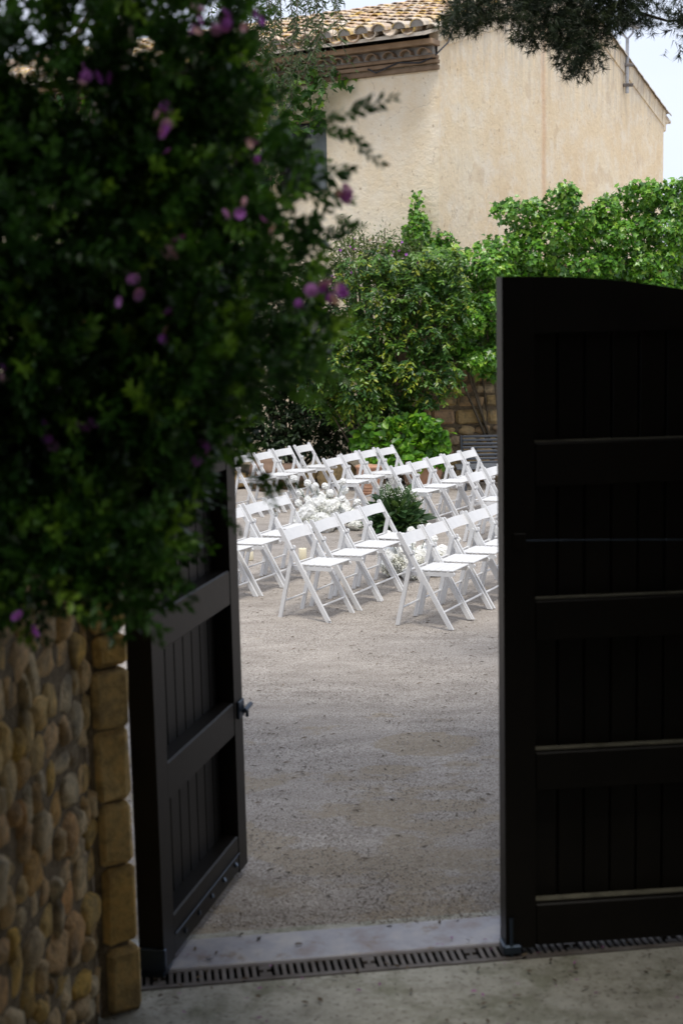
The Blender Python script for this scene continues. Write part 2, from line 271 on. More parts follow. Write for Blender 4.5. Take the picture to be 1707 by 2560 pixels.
# ------------------------------------------------------------------ builders
class MB:
    def __init__(s): s.v = []; s.f = []
    def add(s, vs, fs):
        o = len(s.v); s.v += [tuple(x) for x in vs]; s.f += [tuple(i+o for i in q) for q in fs]; return s
    def box(s, lo, hi, bev=0.0, M=None):
        lo = Vector(lo); hi = Vector(hi)
        if bev <= 0:
            vs = [Vector((x, y, z)) for x in (lo.x, hi.x) for y in (lo.y, hi.y) for z in (lo.z, hi.z)]
            fs = [(0, 1, 3, 2), (4, 6, 7, 5), (0, 4, 5, 1), (2, 3, 7, 6), (0, 2, 6, 4), (1, 5, 7, 3)]
        else:
            b = min(bev, 0.45*min(hi.x-lo.x, hi.y-lo.y, hi.z-lo.z))
            vs = []; ix = {}
            for sx in (0, 1):
                for sy in (0, 1):
                    for sz in (0, 1):
                        c = Vector((hi.x if sx else lo.x, hi.y if sy else lo.y, hi.z if sz else lo.z))
                        d = Vector((-1 if sx else 1, -1 if sy else 1, -1 if sz else 1))*b
                        for ax in range(3):
                            p = c + d; p[ax] = c[ax]; ix[sx, sy, sz, ax] = len(vs); vs.append(p)
            fs = []
            for ax in range(3):
                a1, a2 = (ax+1) % 3, (ax+2) % 3
                for sd in (0, 1):
                    q = []
                    for (i, j) in ((0, 0), (1, 0), (1, 1), (0, 1)):
                        k = [0, 0, 0]; k[ax] = sd; k[a1] = i; k[a2] = j; q.append(ix[k[0], k[1], k[2], ax])
                    fs.append(tuple(q if sd else q[::-1]))
            for ax in range(3):
                a1, a2 = (ax+1) % 3, (ax+2) % 3
                for i in (0, 1):
                    for j in (0, 1):
                        def key(t, fa):
                            k = [0, 0, 0]; k[ax] = t; k[a1] = i; k[a2] = j; return ix[k[0], k[1], k[2], fa]
                        q = [key(0, a1), key(1, a1), key(1, a2), key(0, a2)]
                        fs.append(tuple(q if (i ^ j) else q[::-1]))
            for sx in (0, 1):
                for sy in (0, 1):
                    for sz in (0, 1):
                        q = [ix[sx, sy, sz, a] for a in range(3)]
                        fs.append(tuple(q if (sx+sy+sz) % 2 else q[::-1]))
        if M is not None: vs = [M @ p for p in vs]
        return s.add(vs, fs)
    def tube(s, pts, rad, n=8, cap=True):
        pts = [Vector(p) for p in pts]
        if isinstance(rad, (int, float)): rad = [rad]*len(pts)
        vs = []; prev = None
        for i, p in enumerate(pts):
            t = (pts[min(i+1, len(pts)-1)] - pts[max(i-1, 0)]).normalized()
            a = prev - t*prev.dot(t) if prev is not None else t.orthogonal()
            a.normalize(); prev = a; b = t.cross(a)
            for k in range(n):
                an = 2*PI*k/n; vs.append(p + (a*math.cos(an) + b*math.sin(an))*rad[i])
        fs = [(i*n+k, i*n+(k+1) % n, (i+1)*n+(k+1) % n, (i+1)*n+k) for i in range(len(pts)-1) for k in range(n)]
        if cap: fs += [tuple(range(n))[::-1], tuple((len(pts)-1)*n+k for k in range(n))]
        return s.add(vs, fs)
    def lathe(s, prof, n=24, c=(0, 0, 0)):
        vs = [(c[0]+r*math.cos(2*PI*k/n), c[1]+r*math.sin(2*PI*k/n), c[2]+z) for r, z in prof for k in range(n)]
        fs = [(i*n+k, i*n+(k+1) % n, (i+1)*n+(k+1) % n, (i+1)*n+k) for i in range(len(prof)-1) for k in range(n)]
        fs += [tuple(range(n))[::-1], tuple((len(prof)-1)*n+k for k in range(n))]
        return s.add(vs, fs)
    def prism(s, poly, y0, y1):          # polygon in x,z extruded along y
        n = len(poly); vs = [(x, y0, z) for x, z in poly] + [(x, y1, z) for x, z in poly]
        fs = [tuple(range(n)), tuple(range(2*n-1, n-1, -1))] + [(i, i+n, (i+1) % n+n, (i+1) % n) for i in range(n)]
        return s.add(vs, fs)
    def mesh(s, name, mat=None, smooth=False):
        me = bpy.data.meshes.new(name); me.from_pydata(s.v, [], s.f)
        bm = bmesh.new(); bm.from_mesh(me); bmesh.ops.recalc_face_normals(bm, faces=bm.faces); bm.to_mesh(me); bm.free()
        if mat: me.materials.append(MAT[mat])
        if smooth: me.shade_smooth()
        return me
    def build(s, name, mat, parent=None, smooth=False): return obj(name, s.mesh(name, mat, smooth), parent)
def obj(name, me, parent=None, loc=None, M=None):
    o = bpy.data.objects.new(name, me); COL.objects.link(o)
    if parent is not None: o.parent = parent
    if M is not None: o.matrix_basis = M
    elif loc is not None: o.location = loc
    return o
def tag(o, label=None, cat=None, group=None, kind=None):
    if label: o['label'] = label
    if cat: o['category'] = cat
    if group: o['group'] = group
    if kind: o['kind'] = kind
    return o
def thing(name, label, cat, loc=(0, 0, 0), rz=0, group=None):
    o = bpy.data.objects.new(name, None); COL.objects.link(o); o.empty_display_size = 0.1
    o.location = loc; o.rotation_euler = (0, 0, rz); return tag(o, label, cat, group)
def struct(name, mb, mat, smooth=False): return tag(mb.build(name, mat, None, smooth), kind='structure')

# --- numpy foliage
def norm(a): return a/np.maximum(np.linalg.norm(a, axis=-1, keepdims=True), 1e-9)
def frames(d, nrm):
    x = norm(d); z = norm(nrm - x*np.sum(x*nrm, -1, keepdims=True)); y = np.cross(z, x)
    return np.stack([x, y, z], -1)                     # columns
def joined(name, base, R, T, S, mat, parent=None, origin=(0, 0, 0), rv=None):
    bv, bf = base; bv = np.array(bv, float); n = len(T); k = len(bv)
    V = np.einsum('nij,kj->nki', R, bv)*S[:, None, None] + (T - np.array(origin))[:, None, :]
    F = np.array(bf); L = F.shape[1]
    faces = (F[None]+(np.arange(n)*k)[:, None, None]).reshape(-1, L)
    me = bpy.data.meshes.new(name)
    me.vertices.add(n*k); me.vertices.foreach_set('co', V.reshape(-1).astype(np.float32))
    me.loops.add(faces.size); me.loops.foreach_set('vertex_index', faces.reshape(-1).astype(np.int32))
    me.polygons.add(len(faces)); me.polygons.foreach_set('loop_start', (np.arange(len(faces))*L).astype(np.int32))
    me.update(calc_edges=True)
    at = me.attributes.new('rnd', 'FLOAT', 'POINT')
    rv = rng.random(n) if rv is None else rv
    at.data.foreach_set('value', np.repeat(rv, k).astype(np.float32))
    me.materials.append(MAT[mat]); me.validate()
    return obj(name, me, parent)
def pmesh(name, base, mat):
    me = bpy.data.meshes.new(name); me.from_pydata([tuple(v) for v in base[0]], [], [tuple(f) for f in base[1]]); me.materials.append(MAT[mat]); return me
def inframe(T):
    d = T - np.array(CAM); z = d@np.array(fw); u = (d@np.array(xc))/z*3555.6; v = (d@np.array(yc))/z*3555.6
    return (np.abs(u) < 860) & (np.abs(v) < 1285) & (z > 0.5)
def foliage(parent, iname, base, R, T, S, mat, nind=300, sname='foliage', prio=None):
    """the largest showing leaves as objects of their own, all others joined into one part"""
    origin = np.array(parent.location)
    pr = (T[:, 1] if prio is None else prio) + (~inframe(T))*100
    order = np.argsort(pr); a = order[:nind]; b = order[nind:]
    me = pmesh(iname, base, mat)
    for i in a:
        M = Matrix(np.vstack([np.hstack([R[i]*S[i], (T[i]-origin)[:, None]]), [0, 0, 0, 1]]).tolist())
        obj(iname, me, parent, M=M)
    if len(b):
        o = joined(sname, base, R[b], T[b], S[b], mat, parent, origin); o['kind'] = 'stuff'
LEAF = ([(0, 0, 0), (0.35, 0.2, 0.05), (0.7, 0.17, 0.03), (1, 0, -0.06), (0.7, -0.17, 0.03), (0.35, -0.2, 0.05), (0.5, 0, -0.02)],
        [(0, 1, 6), (1, 2, 6), (2, 3, 6), (3, 4, 6), (4, 5, 6), (5, 0, 6)])
NARROW = ([(0, 0, 0), (0.5, 0.11, 0.03), (1, 0, -0.08), (0.5, -0.11, 0.03)], [(0, 1, 2), (0, 2, 3)])
IVY = ([(0, 0, 0), (-0.12, 0.32, 0.04), (0.22, 0.28, 0.05), (0.42, 0.5, -0.03), (0.55, 0.22, 0.02), (1, 0, -0.1), (0.55, -0.22, 0.02), (0.42, -0.5, -0.03), (0.22, -0.28, 0.05), (-0.12, -0.32, 0.04), (0.35, 0, -0.03)],
       [(i, (i+1) % 10, 10) for i in range(10)])
BROAD = ([(0, 0, 0), (0.2, 0.26, 0.05), (0.5, 0.37, 0.07), (0.8, 0.22, 0.0), (1, 0, -0.1), (0.8, -0.22, 0.0), (0.5, -0.37, 0.07), (0.2, -0.26, 0.05), (0.5, 0, -0.03)],
         [(i, (i+1) % 8, 8) for i in range(8)])
def inpoly(x, z, poly):
    r = np.zeros(len(x), bool); j = len(poly)-1
    for i in range(len(poly)):
        xi, zi = poly[i]; xj, zj = poly[j]
        c = ((zi > z) != (zj > z)) & (x < (xj-xi)*(z-zi)/((zj-zi) if zj != zi else 1e-9)+xi); r ^= c; j = i
    return r
def sample(poly, n):
    P = np.array(poly); lo = P.min(0); hi = P.max(0); X = []; Z = []; c = 0
    while c < n:
        x = rng.uniform(lo[0], hi[0], n*2); z = rng.uniform(lo[1], hi[1], n*2); k = inpoly(x, z, poly); X.append(x[k]); Z.append(z[k]); c += k.sum()
    return np.concatenate(X)[:n], np.concatenate(Z)[:n]
def lumps(poly, k, r0, r1):
    cx, cz = sample(poly, k); return cx, cz, rng.uniform(r0, r1, k)
def lumpy(poly, y0, n, k=60, r=(0.2, 0.5), amp=0.45, deep=0.35, spill=0.05):
    """points on the bulging outside of a mass of foliage plus some inside it; returns positions and outward normals"""
    x, z = sample(poly, n); x = x + rng.normal(0, spill, n); z = z + rng.normal(0, spill, n)
    cx, cz, cr = lumps(poly, k, *r)
    d2 = ((x[:, None]-cx)**2 + (z[:, None]-cz)**2)/cr**2
    hgt = np.sqrt(np.maximum(0, 1-d2))*cr
    i = hgt.argmax(1); h = hgt[np.arange(n), i]
    nx = np.where(h > 0, (x-cx[i])/cr[i], 0); nz_ = np.where(h > 0, (z-cz[i])/cr[i], 0.2); ny = -np.sqrt(np.maximum(0.05, 1-nx**2-nz_**2))
    dep = np.where(rng.random(n) < 0.65, rng.uniform(0, 0.07, n), rng.uniform(0, deep, n))
    y = y0 - h*amp/max(r) + dep
    return np.stack([x, y, z], 1), norm(np.stack([nx, ny, nz_], 1)), h
def leafframes(N, droop=0.5, jit=0.5, upn=0.5):
    n = len(N); nr = norm(N + np.array([0, 0, upn]) + rng.normal(0, jit, (n, 3)))
    d = norm(N*0.4 + rng.normal(0, 1, (n, 3))*0.8 + np.array([0, 0, -droop])); return frames(d, nr)

# ------------------------------------------------------------------ ground
struct('ground', MB().add([(-300, -300, -0.06), (300, -300, -0.06), (300, 300, -0.06), (-300, 300, -0.06)], [(0, 1, 2, 3)]), 'gravel')
def sheet(name, x0, x1, y0f, y1f, z, mat, nx=60, ny=60, amp=0.0):
    vs = []; fs = []
    for j in range(ny+1):
        for i in range(nx+1):
            x = x0+(x1-x0)*i/nx; ya = y0f(x); yb = y1f(x); y = ya+(yb-ya)*j/ny
            vs.append((x, y, z+amp*(math.sin(x*2.1+y*1.3)+math.sin(y*2.7-x*0.8)+math.sin(x*5.1+y*4.3)*0.5)*(1 if 0 < j else 0)))
    fs = [(j*(nx+1)+i, j*(nx+1)+i+1, (j+1)*(nx+1)+i+1, (j+1)*(nx+1)+i) for j in range(ny) for i in range(nx)]
    return struct(name, MB().add(vs, fs), mat, True)
DS = 0.134                                   # slope of the gate line across the plot
near = lambda x: 5.180 + DS*x                # near edge of the drain
far = lambda x: 5.316 + DS*x
back = lambda x: 5.566 + DS*x                # back of the threshold plate
strip = lambda x: 5.635 + DS*x
sheet('courtyard_ground', -14, 14, strip, lambda x: 40, -0.004, 'gravel', 80, 120, 0.004)
sheet('concrete_paving', -8, 8, lambda x: -6, lambda x: near(x)-0.012, 0.0, 'concrete', 30, 30, 0.0)
sheet('threshold_edging', -1.6, 3, lambda x: back(x), strip, 0.0, 'concrete', 20, 2)
# threshold plate: slightly raised, rounded back edge
mb = MB(); pr = [(far, 0.002), (lambda x: far(x)+0.006, 0.008), (lambda x: back(x)-0.02, 0.014), (lambda x: back(x)-0.006, 0.012), (back, 0.003)]
xs = [-1.0+0.1*i for i in range(41)]
vs = [(x, f(x), z) for x in xs for f, z in pr]; k = len(pr)
mb.add(vs, [(i*k+j, (i+1)*k+j, (i+1)*k+j+1, i*k+j+1) for i in range(len(xs)-1) for j in range(k-1)])
struct('threshold_plate', mb, 'plate')

# pebbles and litter lying on the courtyard
n = 30000
yy = 5.62 + 8.5*rng.random(n)**1.3; xx = rng.uniform(-0.16, 0.15, n)*yy
OCT = ([(1, 0, 0), (-1, 0, 0), (0, 1, 0), (0, -1, 0), (0, 0, 0.7), (0, 0, -0.7)], [(0, 2, 4), (2, 1, 4), (1, 3, 4), (3, 0, 4), (2, 0, 5), (1, 2, 5), (3, 1, 5), (0, 3, 5)])
zg = -0.004+0.004*(np.sin(xx*2.1+yy*1.3)+np.sin(yy*2.7-xx*0.8)+np.sin(xx*5.1+yy*4.3)*0.5)
an = rng.uniform(0, 6.28, n); R = frames(np.stack([np.cos(an), np.sin(an), rng.normal(0, 0.2, n)], 1), np.stack([rng.normal(0, .2, n), rng.normal(0, .2, n), np.ones(n)], 1))
tag(joined('gravel', OCT, R, np.stack([xx, yy, zg+0.001], 1), rng.uniform(0.002, 0.0058, n), 'pebble'), 'loose pale gravel strewn over the courtyard ground', 'gravel', kind='stuff')
n = 900
yy = 5.7 + 10*rng.random(n)**1.1; xx = rng.uniform(-0.16, 0.15, n)*yy; zg = 0.004*(np.sin(xx*2.1+yy*1.3)+np.sin(yy*2.7-xx*0.8))+0.004
an = rng.uniform(0, 6.28, n); R = frames(np.stack([np.cos(an), np.sin(an), rng.normal(0, 0.15, n)], 1), np.stack([rng.normal(0, .35, n), rng.normal(0, .35, n), np.ones(n)], 1))
tag(joined('leaf_litter', NARROW, R, np.stack([xx, yy, zg], 1), rng.uniform(0.015, 0.055, n), 'litter'), 'brown twigs and fallen leaves scattered over the gravel', 'leaf litter', kind='stuff')
n = 60
yy = rng.uniform(4.3, 5.5, n); xx = rng.uniform(-0.75, 1.3, n); an = rng.uniform(0, 6.28, n)
R = frames(np.stack([np.cos(an), np.sin(an), 0*an], 1), np.stack([rng.normal(0, .2, n), rng.normal(0, .2, n), np.ones(n)], 1))
tag(joined('fallen_petals', LEAF, R, np.stack([xx, yy, 0*xx+0.018], 1), rng.uniform(0.012, 0.026, n), 'petal'), 'purple petals and brown leaves fallen on the concrete', 'petals', kind='stuff')

n = 150
yy = rng.uniform(4.2, 5.62, n); xx = rng.uniform(-0.75, 1.3, n); an = rng.uniform(0, 6.28, n)
R = frames(np.stack([np.cos(an), np.sin(an), rng.normal(0, .1, n)], 1), np.stack([rng.normal(0, .3, n), rng.normal(0, .3, n), np.ones(n)], 1))
tag(joined('dry_leaves', LEAF, R, np.stack([xx, yy, 0*xx+0.017], 1), rng.uniform(0.012, 0.04, n), 'litter'), 'dry brown leaves lying round the drain and threshold', 'leaf litter', kind='stuff')

# ------------------------------------------------------------------ drain channel
dr = thing('drain_channel', 'rusty slotted drain channel running across the gateway', 'drain', (0, 5.248, 0), math.atan(DS))
L0, L1, hw = -0.95, 2.2, 0.066
mb = MB(); mb.box((L0, -hw, -0.055), (L1, hw, -0.045)); mb.box((L0, -hw-0.003, -0.05), (L1, -hw, -0.006)); mb.box((L0, hw, -0.05), (L1, hw+0.003, -0.006)); mb.build('pit', 'black', dr)
mb = MB(); mb.box((L0, -hw-0.008, -0.006), (L1, -hw+0.018, 0.004), 0.002); mb.build('side_rail', 'rust', dr)
mb = MB(); mb.box((L0, hw-0.018, -0.006), (L1, hw+0.006, 0.004), 0.002); mb.build('side_rail', 'rust', dr)
barm = MB().box((-0.0085, -hw+0.018, -0.012), (0.0085, hw-0.018, 0.003), 0.002).mesh('grate_bar', 'rust')
platem = MB().box((-0.024, -hw+0.018, -0.012), (0.024, -0.012, 0.003), 0.002).box((-0.024, 0.012, -0.012), (0.024, hw-0.018, 0.003), 0.002).box((-0.006, -0.012, -0.012), (0.006, 0.012, 0.003)).mesh('bolt_plate', 'rust')
x = L0+0.02; i = 0
while x < L1:
    if i % 13 == 6:
        obj('bolt_plate', platem, dr, (x+0.014, 0, 0)); x += 0.029*2
    else:
        obj('grate_bar', barm, dr, (x, 0, 0)); x += 0.029
    i += 1

# ------------------------------------------------------------------ gate leaves
def gate_leaf(label, loc, rz, length, side, arch, latch):
    """local x from hinge/free end along the leaf, y=0 the panelled face seen from the path, body towards +y*side"""
    g = thing('gate_leaf', label, 'gate', loc, rz, None)
    T, REC, SW = 0.10, 0.075, 0.12
    def yb(a, b): return (min(a*side, b*side), max(a*side, b*side))
    def top(x): return arch(x)
    def bx(name, x0, x1, z0, z1, ya, yb_, mat='gate', bev=0.004, tf=None):
        y0, y1 = yb(ya, yb_); m = MB()
        if tf is None: m.box((x0, y0, z0), (x1, y1, z1), bev)
        else:
            k = 12; poly = [(x0, z0), (x1, z0)] + [(x1+(x0-x1)*i/k, tf(x1+(x0-x1)*i/k)) for i in range(k+1)]
            m.prism(poly, y0, y1)
        return m.build(name, mat, g)
    bx('stile', 0, SW, 0.03, 0, 0, T, tf=top); bx('stile', length-SW, length, 0.03, 0, 0, T, tf=top)
    rails = [(0.035, 0.205), (0.665, 0.818), (1.258, 1.414), (1.852, 2.017)]
    for z0, z1 in rails: bx('rail', SW+0.001, length-SW-0.001, z0, z1, 0.002, T-0.002, bev=0.006)
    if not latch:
      for z0, z1 in rails: bx('ledge_highlight', SW+0.004, length-SW-0.004, z1+0.0005, z1+0.003, 0.032, REC-0.001, 'ledgelight', 0)  # pale strips paint the sky-lit highlight onto each rail top
    bx('top_rail', SW+0.001, length-SW-0.001, 2.425, 0, 0.002, T-0.002, tf=lambda x: top(x)-0.002)
    tops = [r[0] for r in rails[1:]] + [2.43]
    for (z0, z1), zt in zip(rails, tops):
        n = max(4, round((length-2*SW)/0.108)); wd = (length-2*SW)/n
        for i in range(n):
            x0 = SW+i*wd
            bx('board', x0+0.003, x0+wd-0.003, z1-0.01, zt+0.01, REC, T-0.004, 'gateboard', 0.004)
        bx('backing', SW, length-SW, z1-0.01, zt+0.01, T-0.0035, T-0.001, 'gate', 0)
    return g, yb
ROT_R = math.atan(0.10)
def arch_r(x): return 2.634 - 0.0 if x < 0.14 else 2.634 - 0.062*((x-0.14)/0.58)**1.7
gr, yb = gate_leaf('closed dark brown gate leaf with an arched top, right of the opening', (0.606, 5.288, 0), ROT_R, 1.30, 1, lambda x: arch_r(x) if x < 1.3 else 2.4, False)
mb = MB(); mb.box((-0.012, -0.02, 0.012), (0.06, 0.07, 0.05), 0.006); mb.tube([(0.02, -0.012, 0.0), (0.02, -0.012, 0.16)], 0.008); mb.build('drop_bolt', 'iron', gr)
mb = MB(); mb.tube([(0.06, -0.012, 1.652), (0.4, -0.010, 1.642), (0.8, -0.010, 1.628), (1.25, -0.012, 1.612)], 0.0035, 6); mb.build('wire_stay', 'iron', gr)
mb = MB(); mb.box((0.035, -0.016, 1.62), (0.085, 0.0, 1.68), 0.004); mb.build('stay_plate', 'gate', gr)
# open left leaf: its face looks to the right, hinge end nearest
ang = math.atan2(1.08, 0.25)
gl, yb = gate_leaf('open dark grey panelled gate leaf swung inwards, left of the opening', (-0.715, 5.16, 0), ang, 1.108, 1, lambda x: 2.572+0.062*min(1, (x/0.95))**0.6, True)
mb = MB(); mb.box((1.02, -0.012, 0.73), (1.10, 0.0, 0.81), 0.004); mb.build('latch_plate', 'iron', gl)
mb = MB(); mb.tube([(1.05, -0.028, 0.765), (1.10, -0.03, 0.771), (1.138, -0.03, 0.773)], 0.011, 8); mb.tube([(1.07, -0.03, 0.76), (1.07, 0.0, 0.76)], 0.01, 6); mb.tube([(1.11, -0.02, 0.77), (1.11, -0.02, 0.72)], 0.008, 6); mb.build('latch_bolt', 'iron', gl)
mb = MB(); mb.box((-0.004, 0.004, 0.0), (0.10, 0.098, 0.03), 0.004); mb.box((-0.012, -0.008, 0.03), (0.012, 0.108, 0.12), 0.004); mb.build('pivot_shoe', 'iron', gl)
mb = MB()
for i in range(5): mb.tube([(0.25+0.17*i, -0.006, 0.085+0.002*i), (0.25+0.17*i, 0.004, 0.085)], 0.011, 8)
mb.tube([(0.13, -0.003, 0.125), (0.98, -0.003, 0.125)], 0.003, 5)
mb.build('kick_strip_bolts', 'iron', gl)

# ------------------------------------------------------------------ fieldstone wall on the left of the path
def stone_variants(name, mat, k=9, sub=2, rough=0.17):
    out_ = []
    for q in range(k):
        bm = bmesh.new(); bmesh.ops.create_icosphere(bm, subdivisions=sub, radius=1)
        ph = rng.uniform(0, 6.28, 9)
        for v in bm.verts:
            c = v.co.copy()
            c = Vector([math.copysign(abs(t)**0.66, t) for t in c])
            d = 1 + rough*(math.sin(2.3*c.x+ph[0])*math.sin(1.9*c.y+ph[1]) + 0.7*math.sin(3.7*c.z+ph[2]+2*c.x) + 0.6*math.sin(5.1*c.y+ph[3]+c.z*3) + 0.35*math.sin(7.3*c.x+ph[4])*math.sin(6.7*c.z+ph[5]))
            v.co = c*d*0.46
        me = bpy.data.meshes.new(name); bm.to_mesh(me); bm.free(); me.materials.append(MAT[mat]); me.shade_smooth(); out_.append(me)
    return out_
WD = Vector((-0.10, -0.995, 0)).normalized(); WN = Vector((0.995, -0.10, 0)).normalized(); W0 = Vector((-0.893, 4.83, 0))
fsw = thing('fieldstone_wall', 'rough fieldstone wall of rounded ochre stones along the path', 'wall', W0)
mb = MB(); M3 = Matrix((WD, WN, Vector((0, 0, 1)))).transposed()
mb.box((0, -0.6, 0), (3.2, -0.022, 2.0), 0, M3.to_4x4()); mb.build('mortar_core', 'brownmortar', fsw)
SV = stone_variants('stone', 'cobble')
z = 0.03; row = 0
while z < 1.98:
    h = random.uniform(0.09, 0.15); s = -0.02 - random.random()*0.05
    while s < 1.5:
        wd = random.choice((0.07, 0.10, 0.13, 0.16, 0.2))*random.uniform(0.85, 1.15); hh = h*random.uniform(0.7, 1.25)
        c = WD*(s+wd/2) + WN*(-0.045+random.uniform(-0.012, 0.016)) + Vector((0, 0, z+h/2+random.uniform(-0.025, 0.025)))
        Ms = Matrix.Translation(c) @ M3.to_4x4() @ Matrix.Rotation(random.uniform(-0.35, 0.35), 4, 'Y') @ Matrix.Diagonal((wd*1.0, random.uniform(0.07, 0.115), hh*1.08, 1))
        obj('stone', random.choice(SV), fsw, M=Ms); s += wd*0.93
    z += h*0.9; row += 1
# dressed stone jamb
pj = thing('stone_gate_jamb', 'dressed sandstone gate jamb of stacked blocks beside the open leaf', 'pillar', (-0.895, 4.835, 0), math.atan2(0.075, 0.11))
z = 0.0
for i, h in enumerate([0.26, 0.30, 0.24, 0.27, 0.22, 0.13, 0.24, 0.25, 0.22, 0.2, 0.24]):
    m = MB().box((0.02+random.uniform(-0.004, 0.012), random.uniform(-0.006, 0.008), z+0.004), (0.160+random.uniform(-0.007, 0.003), 0.33, z+h-0.004-random.random()*0.008), 0.018); m.v = [(a_+random.gauss(0, .003), b_+random.gauss(0, .003), c_+random.gauss(0, .004)) for a_, b_, c_ in m.v]
    b = m.build('block', 'ashlar', pj); z += h
MB().box((0.0, 0.024, 0), (0.12, 0.31, z), 0).build('mortar_core', 'brownmortar', pj)
# the wall goes on beyond the hinge of the closed leaf, out of the picture
fr = thing('gate_side_wall', 'plain rendered wall carrying the closed gate leaf at the far right', 'wall', (2.0, 5.45, 0))
MB().box((-0.08, -0.15, 0), (5.0, 0.3, 2.6), 0.01).build('wall_body', 'concrete', fr)
MB().box((-0.12, -0.2, 2.6), (5.0, 0.35, 2.68), 0.01).build('coping', 'mortar', fr)
bb = thing('unseen_shade_block', 'added unseen block behind and beside the viewpoint, shading the path and gate', 'shade block', (0, -5.5, 0))  # out of view, added to keep light off the path and gate
MB().box((-9, -4, 0), (9, 0, 6.5), 0.0).box((2.9, 0.01, 0), (9, 10.2, 3.3), 0.0).build('wall', 'brownmortar', bb)
MB().box((-9.3, -4.3, 6.5), (9.3, 0.5, 6.65), 0.0).box((2.7, 0.5, 3.3), (9.3, 10.4, 3.45), 0.0).build('roof', 'brickband', bb)

# ------------------------------------------------------------------ the house
O = Vector((1.58, 22, 0)); A = Vector((-0.87, 0.494, 0)).normalized(); B = Vector((0.494, 0.87, 0)).normalized()
house = thing('farmhouse', 'cream plastered farmhouse with tiled roof behind the garden wall', 'house', O)
HM = Matrix((A, B, Vector((0, 0, 1)))).transposed().to_4x4()       # house frame: x along the eaves, y along the gable
ZE, SL, BR, BW, AL = 6.60, 0.28, 5.70, 11.4, 13.0
zr = lambda b: ZE+SL*(b+0.45) if b <= BR else ZE+SL*(BR+0.45)-SL*(b-BR)
def hq(mb, *pts): mb.add([HM @ Vector(p) for p in pts], [tuple(range(len(pts)))])
mb = MB(); a0, a1, z0, z1 = 1.94, 2.95, 4.46, 5.55; rv = 0.22; zt = 6.35
hq(mb, (0, 0, 0), (a0, 0, 0), (a0, 0, zt), (0, 0, zt)); hq(mb, (a1, 0, 0), (AL, 0, 0), (AL, 0, zt), (a1, 0, zt))
hq(mb, (a0, 0, 0), (a1, 0, 0), (a1, 0, z0), (a0, 0, z0)); hq(mb, (a0, 0, z1), (a1, 0, z1), (a1, 0, zt), (a0, 0, zt))
hq(mb, (a0, 0, z0), (a0, rv, z0), (a0, rv, z1), (a0, 0, z1)); hq(mb, (a1, 0, z0), (a1, 0, z1), (a1, rv, z1), (a1, rv, z0))
hq(mb, (a0, 0, z0), (a1, 0, z0), (a1, rv, z0), (a0, rv, z0)); hq(mb, (a0, 0, z1), (a0, rv, z1), (a1, rv, z1), (a1, 0, z1))
obj('front_wall', mb.mesh('front_wall', 'plasterpale'), house); mb = MB()
hq(mb, (0, 0, 0), (0, 0, zt), (0, 0.02, zr(0)-0.06), (0, BR, zr(BR)-0.06), (0, BW, zr(BW)-0.06), (0, BW, 0))
hq(mb, (AL, 0, 0), (AL, 0, zt), (AL, BR, zr(BR)-0.06), (AL, BW, zr(BW)-0.06), (AL, BW, 0)); hq(mb, (0, BW, 0), (AL, BW, 0), (AL, BW, zr(BW)-0.06), (0, BW, zr(BW)-0.06))
me = mb.mesh('wall', 'plaster'); obj('gable_wall', me, house)
win = obj('window', MB().box((a0+0.002, rv-0.02, z0+0.002), (a1-0.002, rv, z1-0.002), 0, HM).mesh('window', 'glassdark'), house)
obj('shutter', MB().box((a0+0.004, 0.03, z0+0.004), (a0+0.30, 0.07, 4.93), 0.006, HM).box((a0+0.004, 0.03, 4.95), (a0+0.30, 0.07, z1-0.01), 0.006, HM).mesh('shutter', 'shutter'), win)
obj('shutter_bar', MB().box((a0+0.004, 0.02, 4.93), (a0+0.32, 0.075, 4.955), 0.003, HM).mesh('shutter_bar', 'iron'), win)
obj('rust_run', MB().box((-0.003, 4.10, 3.2), (0.001, 4.24, 7.2), 0, HM).mesh('rust_run', 'ruststain'), house) if False else None
roof_mb = MB()
for s_ in (0, 1):
    bs = ([-0.40, BR] if s_ == 0 else [BR, BW+0.45])
    for i in range(1):
        p = [(-0.03, bs[0]-0.06*(s_ == 0), zr(bs[0])-0.02), (AL+0.2, bs[0]-0.06*(s_ == 0), zr(bs[0])-0.02), (AL+0.2, bs[1], zr(bs[1])-0.02), (-0.03, bs[1], zr(bs[1])-0.02)]
        q = [(x_, y_, z_-0.05) for x_, y_, z_ in p]
        vs = [HM @ Vector(t) for t in p+q]
        roof_mb.add(vs, [(0, 1, 2, 3), (7, 6, 5, 4), (0, 4, 5, 1), (1, 5, 6, 2), (2, 6, 7, 3), (3, 7, 4, 0)])
roof = roof_mb.build('roof', 'verge', house)
def tile_base(r1, r2, L, th=0.016, seg=6):
    v = []; 
    for x_, r in ((0, r1), (L, r2)):
        for rr in (r, r-th):
            for k_ in range(seg+1):
                t = PI*k_/seg; v.append((x_, rr*math.cos(t), rr*math.sin(t)*0.85))
    s = seg+1; f = []
    for k_ in range(seg):
        f += [(k_, k_+1, 2*s+k_+1, 2*s+k_), (s+k_+1, s+k_, 3*s+k_, 3*s+k_+1), (k_+1, k_, s+k_, s+k_+1), (2*s+k_, 2*s+k_+1, 3*s+k_+1, 3*s+k_)]
    return v, f
COVER = tile_base(0.125, 0.10, 0.47); CHAN = tile_base(0.115, 0.125, 0.47)
sl_dir = Vector((0, 1, SL)).normalized(); sl_n = Vector((0, -SL, 1)).normalized()
cov = []; cha = []; SPX = 0.305; CL = 0.36
ncol = int(AL/SPX); nrow = int((BR+0.45)/sl_dir.y/CL)+1
